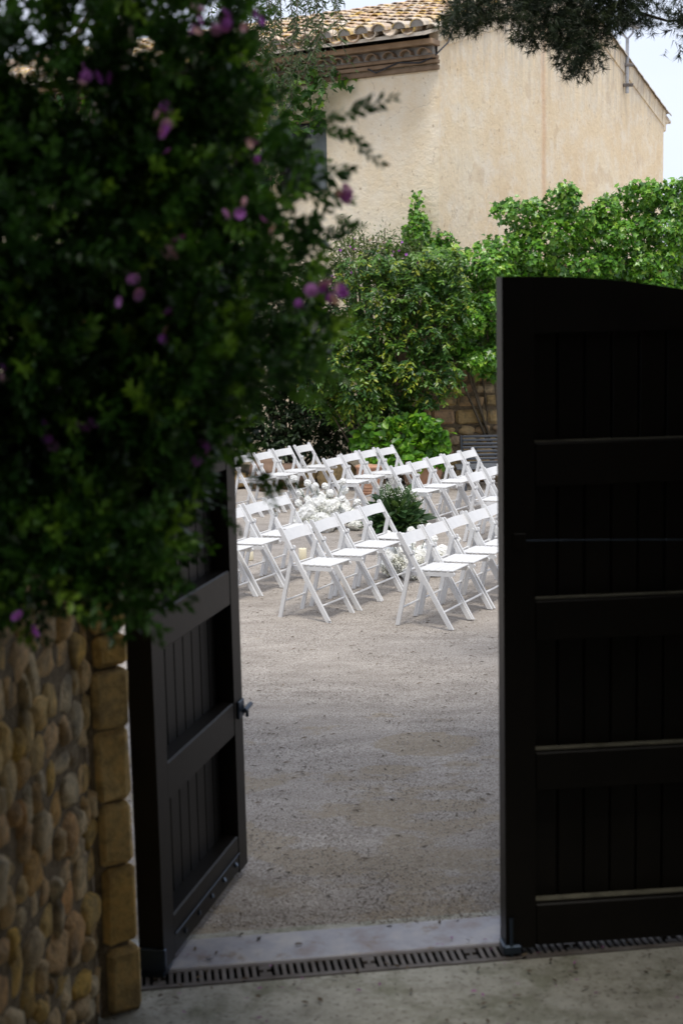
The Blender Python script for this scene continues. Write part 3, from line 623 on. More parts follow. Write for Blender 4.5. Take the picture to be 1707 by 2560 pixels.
for c_ in range(ncol):
    for r_ in range(nrow):
        a_ = 0.10+c_*SPX+random.uniform(-0.02, 0.02); d_ = -0.05+r_*CL+random.uniform(-0.03, 0.03)
        if d_*sl_dir.y > BR+0.25: continue
        for lst, off, zo, fl in ((cov, 0, 0.085, 1), (cha, SPX/2, 0.075, -1)):
            p = Vector((a_+off, -0.45, ZE)) + sl_dir*d_ + sl_n*(zo+random.uniform(-0.01, 0.012)) 
            xd = (sl_dir - sl_n*0.05*1 + Vector((random.uniform(-0.05, 0.05), 0, 0))).normalized()
            nn_ = (sl_n*fl + Vector((random.uniform(-.06, .06), 0, 0)))
            lst.append((HM.to_3x3() @ p, HM.to_3x3() @ xd, HM.to_3x3() @ nn_, a_, r_))
def tiles(lst, base, iname, sname, nind):
    lst = sorted(lst, key=lambda t: t[3]+0.10*t[4])
    P = np.array([list(t[0]) for t in lst]); D = np.array([list(t[1]) for t in lst]); N = np.array([list(t[2]) for t in lst])
    R = frames(D, N); me = pmesh(iname, base, 'tile')
    for i in range(nind):
        obj(iname, me, roof, M=Matrix(np.vstack([np.hstack([R[i], P[i][:, None]]), [0, 0, 0, 1]]).tolist()))
    o = joined(sname, base, R[nind:], P[nind:], np.ones(len(P)-nind), 'tile', roof); o['kind'] = 'stuff'
tiles(cov, COVER, 'cover_tile', 'cover_tiles', 290); tiles(cha, CHAN, 'channel_tile', 'channel_tiles', 120)
halfd = MB().add([(0, 0, 0)]+[(0, 0.105*math.cos(PI*k_/8), 0.095*math.sin(PI*k_/8)) for k_ in range(9)], [(0, k_+1, k_+2) for k_ in range(8)]).mesh('mortar_plug', 'mortar')
for c_ in range(14):
    p = HM.to_3x3() @ (Vector((0.10+c_*SPX, -0.45, ZE)) - sl_dir*0.01 + sl_n*0.075)
    R = Matrix((sl_dir, Vector((-1, 0, 0)), sl_n)).transposed(); obj('mortar_plug', halfd, roof, M=Matrix.Translation(p) @ (HM.to_3x3() @ R).to_4x4())
# ridge tiles
rt = pmesh('ridge_tile', tile_base(0.15, 0.13, 0.5), 'tile')
for c_ in range(26):
    p = HM.to_3x3() @ Vector((0.0+c_*0.42, BR, zr(BR)+0.03)); R = Matrix((Vector((1, 0, 0)), Vector((0, 1, 0)), Vector((0, 0, 1)))).transposed()
    obj('ridge_tile', rt, roof, M=Matrix.Translation(p) @ (HM.to_3x3() @ R).to_4x4())
# verge tiles down the gable edges
vt = pmesh('verge_tile', tile_base(0.085, 0.07, 0.5), 'verge')
for i in range(15):
    for sgn in (1, -1):
        b_ = BR-0.35-0.40*i if sgn == 1 else BR+0.35+0.40*i
        if sgn == 1 and b_ < -0.3: continue
        if sgn == -1 and b_ > BW+0.3: continue
        d = Vector((0, sgn, SL)).normalized(); n_ = Vector((0, -SL*sgn, 1)).normalized()
        p = HM.to_3x3() @ (Vector((-0.02, b_, zr(b_)+0.01)))
        R = Matrix((d, n_.cross(d), n_)).transposed(); obj('verge_tile', vt, roof, M=Matrix.Translation(p) @ (HM.to_3x3() @ R).to_4x4())
# plastered verge along the gable, a little uneven
vb = MB()
for (b0_, b1_, n_) in ((-0.02, BR, 16), (BR, BW+0.02, 30)):
    for q in range(n_):
        ba = b0_+(b1_-b0_)*q/n_; bb_ = b0_+(b1_-b0_)*(q+1)/n_-0.012; up = random.uniform(0.03, 0.075); lo = 0.30 if q else 0.22
        ou = 0.035+random.uniform(0, 0.012)
        pts_ = [(-ou, ba, zr(ba)+up), (-ou, bb_, zr(bb_)+up), (-ou*0.6, bb_, zr(bb_)-lo), (-ou*0.6, ba, zr(ba)-lo), (0.12, ba, zr(ba)+up), (0.12, bb_, zr(bb_)+up), (0.12, bb_, zr(bb_)-lo), (0.12, ba, zr(ba)-lo)]
        vb.add([HM @ Vector(t) for t in pts_], [(0, 1, 2, 3), (7, 6, 5, 4), (0, 4, 5, 1), (3, 2, 6, 7), (0, 3, 7, 4), (1, 5, 6, 2)])
vb.build('verge', 'plaster', house)
# corbelled cornice under the eave
for (o_, zA, zB, nm) in ((0.27, 6.45, 6.53, 'cornice_band'), (0.13, 6.27, 6.32, 'cornice_band'), (0.09, 6.20, 6.26, 'cornice_band'), (0.05, 6.11, 6.18, 'cornice_band')):
    obj(nm, MB().box((-0.02-random.random()*0.02, -o_, zA), (AL, 0.02, zB), 0.008, HM).mesh(nm, 'brickband'), house)
ct = pmesh('cornice_tile', tile_base(0.10, 0.115, 0.30), 'brickband')
ctm = MB().box((0.03, -0.10, 6.32), (AL, 0.0, 6.46), 0, HM).build('cornice_core', 'mortar', house)
for c_ in range(42):
    p = HM.to_3x3() @ Vector((0.14+c_*0.29, -0.22, 6.335)); R = Matrix((Vector((0, 1, 0)), Vector((-1, 0, 0)), Vector((0, 0, 1)))).transposed()
    obj('cornice_tile', ct, house, M=Matrix.Translation(p) @ (HM.to_3x3() @ R).to_4x4())
# stone eave stub at the far gable corner
obj('eave_stub', MB().box((-0.01, BW, zr(BW)-0.40), (0.6, BW+0.18, zr(BW)-0.20), 0.03, HM).box((-0.015, BW, zr(BW)-0.22), (0.6, BW+0.34, zr(BW)-0.06), 0.03, HM).mesh('eave_stub', 'plaster'), house)
# cable
cb = thing('roof_cable', 'thin black cable looping from the roof edge along the cornice', 'cable', (0.9, 22.2, 6.3))
pts = CABLE = [(1.815, 22.36, 6.74), (1.735, 22.21, 6.53), (1.575, 21.93, 6.35), (1.50, 21.96, 6.285), (1.295, 22.09, 6.22), (0.985, 22.27, 6.26), (0.80, 22.38, 6.20), (0.65, 22.47, 6.15), (0.53, 22.54, 6.22)]
MB().tube([Vector(p)-Vector((0.9, 22.2, 6.3)) + Vector((0.02, -0.06, 0)) for p in pts], 0.013, 6).build('cable_run', 'cable', cb)
# lamp pole on the gable
G0 = Vector((5.862, 29.54, 6.80)); lp = thing('floodlight_pole', 'slim grey pole with a small floodlight bracket on the gable', 'lamp', G0)
og = -A*-1.0; off = Vector((0.87, -0.494, 0))*0.07
MB().tube([off, off+Vector((0, 0, 1.05))], 0.035, 8).build('pole', 'galv', lp)
for zz in (0.13, 0.52): MB().box((-0.07, -0.05, zz), (0.13, 0.03, zz+0.06), 0.006, Matrix.Translation(Vector((0.05, -0.03, 0)))).build('clamp', 'rust', lp)
mb = MB(); c0 = off+Vector((0, 0, 1.05))
mb.tube([c0, c0+Vector((-0.11, 0, 0.12)), c0+Vector((-0.11, 0, 0.26)), c0+Vector((0, 0, 0.40))], 0.022, 6); mb.tube([c0, c0+Vector((0.11, 0, 0.12)), c0+Vector((0.11, 0, 0.26))], 0.022, 6); mb.build('yoke', 'galv', lp)
Mx = Matrix.Translation(c0+Vector((0.07, -0.03, 0.30))) @ Matrix.Rotation(0.35, 4, 'Y')
MB().box((-0.17, -0.11, -0.06), (0.19, 0.10, 0.06), 0.02, Mx).build('lamp_head', 'galv', lp)
MB().tube([c0+Vector((0, 0, 0.40)), c0+Vector((-0.13, 0, 0.62)), c0+Vector((-0.10, 0, 0.80))], 0.03, 6).build('arm', 'galv', lp)

# ------------------------------------------------------------------ garden wall with its stones
gw = thing('garden_wall', 'old stone garden wall of ochre blocks behind the bench', 'wall', (1.1, 21.0, 0))
MB().box((-0.3, 0.005, 0), (1.0, 0.5, 2.6), 0.02).box((0.99, 0.007, 0), (9, 0.49, 3.2), 0.02).build('wall_core', 'brownmortar', gw)
WV = stone_variants('rubble_stone', 'wallstone', 5, 2, 0.18)
rows = [(0.0, 0.2, 1), (0.2, 0.38, 1), (0.38, 0.55, 1), (0.55, 0.70, 1), (0.70, 0.85, 1), (0.86, 1.105, 0), (1.12, 1.30, 0), (1.315, 1.47, 0), (1.48, 1.68, 0)]
for zA, zB, rub in rows:
    x = -0.2 + random.uniform(-0.1, 0.1)
    while x < 3.2:
        wd = random.uniform(0.14, 0.34) if rub else random.choice((0.2, 0.3, 0.36, 0.44, 0.56))*random.uniform(0.9, 1.1)
        if rub:
            obj('stone', random.choice(WV), gw, M=Matrix.Translation((x+wd/2, 0.03, (zA+zB)/2)) @ Matrix.Rotation(random.uniform(-.2, .2), 4, 'Y') @ Matrix.Diagonal((wd*0.98, 0.14, (zB-zA)*random.uniform(0.8, 1.05), 1)))
        else:
            m = MB().box((x+0.015, -0.03+random.uniform(-0.012, 0.012), zA+0.008+random.random()*0.01), (x+wd-0.015, 0.10, zB-0.008-random.random()*0.02), 0.03); m.v = [(a_+random.gauss(0, .006), b_+random.gauss(0, .004), c_+random.gauss(0, .006)) for a_, b_, c_ in m.v]; m.build('block', 'wallstone', gw)
        x += wd

# planting bed edge on the left
kb = thing('planting_bed_edge', 'low edge of pale rough stones along the planting bed', 'kerb', (-0.4, 20.85, 0))
KV = stone_variants('edge_stone', 'wallstone', 4, 2, 0.12)
for x_, wd, hh in ((-0.72, 0.5, 0.26), (-0.25, 0.62, 0.34), (0.32, 0.6, 0.36), (0.82, 0.5, 0.30), (-1.2, 0.5, 0.28), (-1.7, 0.55, 0.3)):
    obj('edge_stone', random.choice(KV), kb, M=Matrix.Translation((x_, random.uniform(-.03, .03), hh*0.42)) @ Matrix.Diagonal((wd*1.05, 0.3, hh*1.1, 1)))
sheet('planting_bed', -6, 1.2, lambda x: 20.95, lambda x: 26, 0.05, 'soil', 4, 4)

# ------------------------------------------------------------------ bench
bn = thing('slatted_bench', 'dark grey slatted bench against the stone wall', 'bench', (1.62, 19.95, 0))
for i in range(8):
    t = i/7; zc = 0.72-0.052*i; yo = 0.62-0.13*t
    MB().box((0.16-0.03*t, yo-0.012, zc-0.016), (2.0, yo+0.012, zc+0.016), 0.004).build('back_slat', 'blackmetal', bn)
for i in range(6):
    yo = 0.02+0.075*i; MB().box((0.02, yo, 0.300+0.004*i), (2.0, yo+0.055, 0.322+0.004*i), 0.004).build('seat_slat', 'blackmetal', bn)
for x_ in (0.14, 1.86):
    MB().box((x_-0.02, 0.03, 0), (x_+0.02, 0.07, 0.298), 0.003).build('leg', 'blackmetal', bn)
    MB().tube([(x_, 0.46, 0), (x_, 0.51, 0.3), (x_, 0.655, 0.73)], 0.02, 6).build('leg', 'blackmetal', bn)

# ------------------------------------------------------------------ pots and hydrangea
def pot(name, label, loc, prof, mat, bands=()):
    t = thing(name, label, 'pot', loc); MB().lathe(prof, 28).build('body', mat, t, True)
    for r, z_, h_ in bands: MB().lathe([(r-0.01, z_), (r+0.012, z_+h_*0.2), (r+0.014, z_+h_*0.8), (r-0.01, z_+h_)], 28).build('band', mat, t, True)
    r, z_ = prof[-1]; MB().lathe([(r*0.93, z_-0.03), (r*0.5, z_-0.02), (0.01, z_-0.015)], 20).build('soil', 'soil', t, True)
    return t
pot('terracotta_pot', 'large plain terracotta pot under the broad leaved bush', (1.17, 20.25, 0), [(0.21, 0), (0.25, 0.1), (0.285, 0.25), (0.30, 0.38), (0.305, 0.42)], 'terracotta', [(0.305, 0.37, 0.06)])
pot('terracotta_pot', 'small ribbed terracotta pot beside the large one', (0.40, 19.72, 0), [(0.12, 0), (0.15, 0.1), (0.175, 0.25), (0.18, 0.38), (0.185, 0.42)], 'terracotta', [(0.135, 0.04, 0.02), (0.142, 0.08, 0.02), (0.15, 0.12, 0.02), (0.185, 0.38, 0.045)])
pot('clay_urn', 'dull brown clay urn behind the left rear chairs', (-1.10, 20.6, 0), [(0.13, 0), (0.2, 0.12), (0.235, 0.26), (0.215, 0.37), (0.175, 0.42), (0.19, 0.46)], 'darkterra')
pot('clay_urn', 'shadowed clay pot beside the dull brown urn', (-0.72, 20.7, 0), [(0.12, 0), (0.17, 0.12), (0.19, 0.3), (0.18, 0.36)], 'darkterra')

def bunch_stems(parent, base, tops, r=0.008, mat='twig', name='stem'):
    mb = MB()
    for t in tops:
        t = Vector(t); b_ = Vector(base)+Vector((random.uniform(-.08, .08), random.uniform(-.08, .08), 0)); m_ = (b_*0.45+t*0.55)+Vector((random.uniform(-.1, .1), random.uniform(-.1, .1), 0.05))
        mb.tube([b_, m_, t], [r, r*0.8, r*0.4], 5)
    return mb.build(name, mat, parent)
HYD = [(0.2, 0.7), (0.29, 0.87), (0.57, 1.03), (0.91, 1.11), (1.3, 1.06), (1.5, 0.84), (1.55, 0.58), (1.44, 0.39), (1.07, 0.37), (0.84, 0.4), (0.56, 0.38), (0.28, 0.47)]
hy = thing('broad_leaved_bush', 'bright green bush of broad leaves growing from the terracotta pots', 'bush', (0.9, 20.2, 0))
P, N, h = lumpy(HYD, 20.15, 900, 22, (0.15, 0.32), 0.38, 0.4, 0.02)
R = leafframes(N, 0.55, 0.35, 0.75); S = rng.uniform(0.085, 0.15, len(P))
foliage(hy, 'leaf', BROAD, R, P, S, 'hydleaf', 300)
bunch_stems(hy, (0.25, 0.05, 0.36), [(random.uniform(-.5, .5), random.uniform(-.15, .2), random.uniform(0.6, 0.95)) for _ in range(14)], 0.012)

# ------------------------------------------------------------------ climbers and shrubs behind
def shrub(name, label, cat, base, poly, y0, n, leaf, mat, size, k, r, amp, deep, droop, jit, upn, iname='leaf', nind=300, stems=16, spill=0.05, smat='twig', grp=None):
    t = thing(name, label, cat, base, 0, grp)
    P, N, h = lumpy(poly, y0, n, k, r, amp, deep, spill)
    R = leafframes(N, droop, jit, upn); S = rng.uniform(*size, len(P))
    foliage(t, iname, leaf, R, P, S, mat, nind)
    b_ = Vector(base); q = P[rng.choice(len(P), stems)]
    bunch_stems(t, (0, 0.25, 0), [(p_[0]-b_.x, p_[1]+0.12-b_.y, p_[2]-b_.z) for p_ in q], 0.022, smat)
    return t
IVYP = [(1.15, 3.0), (1.3, 3.42), (1.76, 3.4), (2.09, 3.48), (2.23, 3.58), (2.45, 3.56), (2.58, 3.7), (2.32, 3.88), (2.27, 4.03), (2.6, 4.12), (2.85, 4.03), (3.03, 4.17), (3.26, 4.32), (3.43, 4.11), (3.34, 3.99), (3.46, 3.91), (3.62, 3.91), (3.72, 4.05), (4.04, 4.11), (4.08, 4.25), (4.38, 4.26), (4.6, 4.23), (4.76, 4.27), (5.22, 4.33), (5.67, 4.3), (5.7, 2.37), (2.61, 2.44), (2.55, 1.55), (2.26, 1.53), (1.92, 1.68), (1.63, 1.74), (1.52, 1.89), (1.69, 2.11), (1.75, 2.4), (1.35, 2.6)]
shrub('ivy', 'dense bright green ivy heaped over the garden wall', 'ivy', (2.4, 20.85, 0), IVYP, 20.95, 14500, IVY, 'ivy', (0.06, 0.105), 190, (0.12, 0.34), 0.85, 0.3, 0.9, 0.38, 0.8, spill=0.035)
MIDP = [(-0.65, 2.0), (-0.47, 2.28), (0.04, 2.44), (0.16, 2.76), (0.05, 3.1), (0.17, 3.32), (0.51, 3.42), (0.9, 3.3), (1.46, 3.45), (1.74, 3.45), (1.81, 2.95), (1.75, 2.4), (1.5, 2.12), (1.58, 1.84), (1.66, 1.56), (1.37, 1.34), (1.2, 1.0), (0.74, 0.99), (0.29, 0.94), (-0.1, 1.03), (-0.44, 1.38), (-0.63, 1.72)]
cs = thing('climbing_shrub', 'tall climbing shrub with yellow tipped leaves left of the ivy', 'shrub', (0.6, 20.75, 0))
def sprays(t, poly, y0, ns, nl, mat, size, k, r, amp, deep, leaf, L=(0.12, 0.26), ybias=0.0, nind=300, spill=0.04):
    P, N, h = lumpy(poly, y0, ns, k, r, amp, deep, spill)
    ax = norm(N*0.8+rng.normal(0, 0.55, N.shape)+np.array([0, 0, -0.35])); ln = rng.uniform(*L, ns)
    cv = np.clip(rng.beta(1.6, 2.4, ns)*0.85+ybias*(h > np.quantile(h, 0.6))*rng.random(ns), 0, 0.97)
    t_ = np.tile(np.linspace(0.05, 1, nl), ns); ii = np.repeat(np.arange(ns), nl)
    pos_ = P[ii]+ax[ii]*(ln[ii]*t_)[:, None]+np.array([0, 0, -1])*(0.35*ln[ii]*t_**2)[:, None]
    ang_ = t_*19+ii; side = np.cross(ax[ii], np.array([0, 0, 1.])); side = norm(side)*np.where(np.arange(len(ii)) % 2, 1, -1)[:, None]
    D = norm(ax[ii]*0.6+side*0.8+rng.normal(0, .3, pos_.shape)+np.array([0, 0, -0.35])); Nn = norm(N[ii]*0.6+np.array([0, 0, 1.0])+rng.normal(0, .3, pos_.shape))
    R = frames(D, Nn); S = rng.uniform(*size, len(ii)); rv = np.clip(cv[ii]+0.25*(t_-0.5)*ybias+rng.normal(0, .05, len(ii)), 0, 0.99)
    origin = np.array(t.location); order = np.argsort(pos_[:, 1]+(~inframe(pos_))*100); a = order[:nind]; b = order[nind:]
    me = pmesh('leaf', leaf, mat)
    for q in a: obj('leaf', me, t, M=Matrix(np.vstack([np.hstack([R[q]*S[q], (pos_[q]-origin)[:, None]]), [0, 0, 0, 1]]).tolist()))
    o = joined('foliage', leaf, R[b], pos_[b], S[b], mat, t, origin, rv[b]); o['kind'] = 'stuff'
    return P
Pq = sprays(cs, MIDP, 21.0, 1500, 13, 'midleaf', (0.055, 0.095), 80, (0.15, 0.38), 1.05, 0.4, LEAF, ybias=0.4)
bunch_stems(cs, (0, 0.2, 0), [(p_[0]-0.6, p_[1]-20.75+0.15, p_[2]) for p_ in Pq[:24]], 0.02)
PURP = [(-0.15, 2.89), (-0.06, 3.34), (0.07, 3.68), (0.2, 3.82), (0.35, 3.56), (0.64, 3.61), (0.92, 3.55), (1.27, 3.48), (1.26, 2.98), (0.62, 2.88)]
ps = shrub('flowering_shrub', 'airy narrow leaved shrub with small magenta flowers against the house', 'shrub', (0.5, 21.1, 0), PURP, 21.0, 3400, NARROW, 'purleaf', (0.06, 0.11), 26, (0.15, 0.35), 0.4, 0.4, 0.2, 0.8, 0.4, spill=0.10, stems=40)
fx, fz = sample(PURP, 40)
FLOW = ([(0, 0, 0)]+[(math.cos(k_*PI/4)*(1 if k_ % 2 else 0.55), math.sin(k_*PI/4)*(1 if k_ % 2 else 0.55), 0.25) for k_ in range(8)], [(0, k_+1, (k_+1) % 8+1) for k_ in range(8)])
fm = pmesh('flower', FLOW, 'bushflower')
for i in range(40):
    obj('flower', fm, ps, M=Matrix.Translation((fx[i]-0.5, 20.62-21.1+random.uniform(-.05, .1), fz[i])) @ Euler((PI/2+random.uniform(-.6, .6), random.uniform(-.6, .6), 0)).to_matrix().to_4x4() @ Matrix.Scale(random.uniform(0.018, 0.032), 4))
SPIP = [(0.7, 2.89), (0.82, 3.3), (0.78, 3.62), (0.88, 3.5), (1.0, 3.52), (1.06, 3.9), (1.10, 3.78), (1.19, 4.10), (1.22, 4.33), (1.26, 4.30), (1.27, 4.05), (1.36, 3.95), (1.40, 3.66), (1.50, 3.55), (1.58, 3.70), (1.72, 3.69), (1.78, 3.35), (1.72, 2.87)]
shrub('wall_ivy', 'pointed spire of ivy climbing the corner of the house', 'ivy', (1.3, 21.85, 0), SPIP, 21.95, 2700, IVY, 'ivy', (0.045, 0.09), 46, (0.05, 0.18), 0.25, 0.12, 0.9, 0.5, 0.6, spill=0.035, stems=8)
DRKP = [(-2.11, 0.45), (-2.16, 2.71), (-0.83, 3.39), (0.12, 3.25), (-0.02, 2.43), (0.09, 1.84), (0.1, 1.36), (0.5, 1.1), (0.45, 0.55), (-0.2, 0.45), (-0.9, 0.5)]
ss = thing('shade_shrub', 'dark shaded shrub with bare stems behind the left rear chairs', 'shrub', (-0.8, 21.6, 0))
Pq = sprays(ss, DRKP, 21.75, 1400, 12, 'darkleaf', (0.07, 0.12), 40, (0.2, 0.5), 0.6, 0.9, LEAF)
bunch_stems(ss, (0, 0.2, 0), [(p_[0]+0.8, p_[1]-21.6+0.15, p_[2]) for p_ in Pq[:30]], 0.02)
# creeper over the front wall of the house
cr = thing('virginia_creeper', 'lobed leaf creeper hanging under the eave on the house front', 'creeper', (-1.6, 23.4, 0))
CREP = [(1.45, 6.30), (1.5, 5.95), (1.85, 5.8), (1.93, 5.5), (2.15, 5.2), (2.75, 5.15), (2.95, 4.4), (3.0, 3.3), (4.2, 2.6), (8.5, 2.4), (8.5, 6.45), (2.0, 6.45)]
P, N, h = lumpy(CREP, 0, 5200, 90, (0.2, 0.5), 0.45, 0.2, 0.05)
Hn = np.array(HM.to_3x3()); P2 = P.copy(); P2[:, 1] -= 0.08
W = P2@Hn.T + np.array(O); Nw = np.stack([N[:, 0], N[:, 1], N[:, 2]], 1)@Hn.T
R = leafframes(Nw, 0.9, 0.4, 0.6); S = rng.uniform(0.10, 0.18, len(W))
foliage(cr, 'leaf', IVY, R, W, S, 'creeper', 300, prio=-W[:, 0])
mb = MB()
for i in range(14):
    a_ = random.uniform(2.9, 7.5); pts = []
    for k_ in range(6): pts.append(HM.to_3x3() @ Vector((a_+random.uniform(-.25, .25), -0.05, 0.2+k_*1.15))+O-Vector(cr.location))
    mb.tube(pts, 0.02, 5)
mb.build('vine', 'twig', cr)

# weeping tree standing in front of the roof on the left
wt = thing('weeping_tree', 'weeping tree with hanging feathery strands in front of the roof', 'tree', (-2.6, 14.2, 0))
MB().tube([(0, 0, 0), (0.1, 0, 2.2), (0.3, -0.1, 4.2), (0.9, -0.2, 5.9), (1.6, -0.2, 6.6)], [0.2, 0.16, 0.13, 0.09, 0.05], 10).build('trunk', 'bark', wt)
mb = MB(); LP = []; LD = []
lines = []
for i in range(75):
    x_ = -1.25+1.27*random.random()**0.8; y_ = random.uniform(13.4, 14.8); ztop = random.uniform(5.7, 6.5); zl = ztop-random.uniform(0.7, 1.9)
    if x_ > -0.25: zl = max(zl, 4.75)
    zl = max(zl, 4.5); pts = []
    ph = random.uniform(0, 6)
    for k_ in range(10):
        t = k_/9; pts.append(Vector((x_+0.09*math.sin(ph+4*t)+0.30*t*math.sin(ph), y_+0.08*math.cos(ph+4*t), ztop+(zl-ztop)*t**0.9)))
    lines.append(pts)
    mb.tube([p-Vector(wt.location) for p in pts], 0.003, 4, False)
    for k_ in range(int((ztop-zl)/0.020*random.uniform(0.3, 1.5))):
        t = random.random()*8.99; a_ = int(t); p = pts[a_].lerp(pts[a_+1], t-a_); LP.append(p); an_ = random.uniform(0, 6.28); LD.append((math.cos(an_), math.sin(an_), random.uniform(-1.1, -0.2)))
mb.build('hanging_twigs', 'twig', wt)
mb = MB()
for i in range(9): mb.tube([(1.5*i/9*1.0+0.2, -0.2, 5.2+1.3*i/9), (1.0+0.15*i, random.uniform(-.6, .6), 6.5), (1.35+0.12*i, random.uniform(-.6, .6), 6.3)], [0.03, 0.02, 0.01], 5)
mb.build('limb', 'bark', wt)
P = np.array([list(p) for p in LP]); D = np.array(LD); R = frames(D, rng.normal(0, 1, D.shape)); foliage(wt, 'leaf', NARROW, R, P, rng.uniform(0.05, 0.10, len(P)), 'weepleaf', 200)

# ------------------------------------------------------------------ conifer: crown overhead, one branch drooping into view
pt = thing('conifer', 'dark feathery conifer branch drooping from the top right', 'tree', (4.2, 6.6, 0))
PL_ = np.array(pt.location)
MB().tube([(0, 0, 0), (-0.1, 0.1, 2.5), (-0.3, 0.3, 5), (-0.5, 0.5, 8), (-0.6, 0.5, 11)], [0.38, 0.32, 0.26, 0.18, 0.06], 12).build('trunk', 'bark', pt)
TUFT = ([], [])
for k_ in range(26):
    d = Vector((random.uniform(0.15, 1.0), random.gauss(0, 0.5), random.gauss(0, 0.5))).normalized(); b_ = Vector((random.uniform(0, 0.6), 0, 0)); sd = d.cross(Vector((random.random(), random.random(), 1))).normalized()*0.022; Ln = random.uniform(0.35, 0.6)
    o_ = len(TUFT[0]); TUFT[0].extend([tuple(b_-sd), tuple(b_+sd), tuple(b_+d*Ln)]); TUFT[1].append((o_, o_+1, o_+2))
mb = MB()
def br(pts, r): mb.tube([Vector(p)-Vector(pt.location) for p in pts], r, 6)
br([(4.2, 4.4, 6.0), (3.2, 6.5, 6.3), (2.4, 8.2, 5.6), (1.9, 8.9, 4.75), (1.48, 9.05, 4.3), (1.5, 9.05, 4.05)], [0.1, 0.08, 0.05, 0.022, 0.008, 0.003])
br([(1.9, 8.9, 4.75), (1.4, 9.0, 4.55), (1.0, 9.0, 4.4), (0.65, 9.0, 4.28)], [0.025, 0.018, 0.012, 0.005])
br([(1.7, 8.95, 4.5), (1.85, 9.0, 4.3), (2.05, 9.0, 4.24), (2.3, 9.0, 4.25)], [0.016, 0.012, 0.008, 0.005])
br([(2.3, 8.3, 5.4), (2.5, 8.9, 4.8), (2.35, 9.0, 4.3)], [0.03, 0.02, 0.008])
PINEP = [(0.66, 4.28), (0.72, 4.37), (0.86, 4.53), (2.14, 4.6), (1.89, 4.33), (1.79, 4.25), (1.72, 4.2), (1.68, 4.16), (1.64, 4.11), (1.66, 4.02), (1.59, 3.97), (1.52, 3.95), (1.46, 3.96), (1.44, 3.99), (1.40, 4.03), (1.38, 4.07), (1.40, 4.12), (1.32, 4.12), (1.25, 4.13), (1.15, 4.20), (1.13, 4.25), (1.03, 4.29), (0.96, 4.26), (0.86, 4.24), (0.74, 4.23)]
x_, z_ = sample(PINEP, 2300)
cxs, czs, crs = lumps(PINEP, 60, 0.05, 0.13)
d2 = np.min(((x_[:, None]-cxs)**2+(z_[:, None]-czs)**2)/crs**2, 1); keep = d2 < 1; x_ = x_[keep]; z_ = z_[keep]
n1 = len(x_)
xs2 = np.concatenate([x_, rng.uniform(1.66, 2.35, 200), rng.normal(2.24, 0.08, 90)]); zs2 = np.concatenate([z_, 4.28+rng.normal(0, 0.035, 200), rng.uniform(4.1, 4.6, 90)])
P = np.stack([xs2, 9.0+rng.normal(0, 0.14, len(xs2)), zs2], 1)
D = norm(np.stack([rng.normal(-0.2, 0.7, len(P)), rng.normal(0, 0.6, len(P)), rng.normal(-0.5, 0.5, len(P))], 1)); R = frames(D, rng.normal(0, 1, D.shape))
Sv = rng.uniform(0.06, 0.12, len(P))
# unseen crown overhead: clumps along limbs, shaped with a gap to set foreground shade
CP = []
for i in range(170):
    an_ = random.uniform(0, 6.28); rr = 6.0*math.sqrt(random.random()); c = Vector((0.6+rr*math.cos(an_)*1.2, 2.2+rr*math.sin(an_), random.uniform(5.4, 8.8)))
    if c.y > 6.5 or (c.x-0.6)**2+(c.y-3.0)**2 < 2.2**2: continue
    br([(4.2, 4.4, min(c.z+0.3, 9.5)), ((4.2+c.x)/2, (4.4+c.y)/2, c.z+0.5), tuple(c)], [0.08, 0.05, 0.015])
    for k_ in range(60): CP.append((c.x+random.gauss(0, 0.6), c.y+random.gauss(0, 0.6), c.z+random.gauss(0, 0.3)))
for i in range(16):                                    # clumps added at the crown's rim to shade the near courtyard
    c = Vector((random.uniform(-2.2, 2.6), random.uniform(5.2, 6.4), random.uniform(5.7, 7.4)))
    br([(4.2, 5.4, 7.5), ((4.2+c.x)/2, (5.4+c.y)/2, c.z+0.7), tuple(c)], [0.06, 0.04, 0.012])
    for k_ in range(60): CP.append((c.x+random.gauss(0, 0.5), c.y+random.gauss(0, 0.45), c.z+random.gauss(0, 0.3)))
CP = np.array(CP); ok = (CP[:, 2] > 5.0) & (CP[:, 1] < 7.3); CP = CP[ok]
mb.build('branch', 'bark', pt)
D2 = norm(rng.normal(0, 1, CP.shape)+np.array([0, 0, -0.3])); R2 = frames(D2, rng.normal(0, 1, CP.shape)); S2 = rng.uniform(0.30, 0.55, len(CP))
foliage(pt, 'needle_spray', TUFT, R, P, Sv, 'needle', 300, 'needle_foliage')
CT = ([], [])
for k_ in range(20):
    d = Vector((random.uniform(0.15, 1.0), random.gauss(0, 0.5), random.gauss(0, 0.5))).normalized(); b_ = Vector((random.uniform(0, 0.6), 0, 0)); sd = d.cross(Vector((random.random(), random.random(), 1))).normalized()*0.05; Ln = random.uniform(0.35, 0.6)
    o_ = len(CT[0]); CT[0].extend([tuple(b_-sd), tuple(b_+sd), tuple(b_+d*Ln)]); CT[1].append((o_, o_+1, o_+2))
o = joined('crown', CT, R2, CP, S2, 'needle', pt, PL_); o['kind'] = 'stuff'

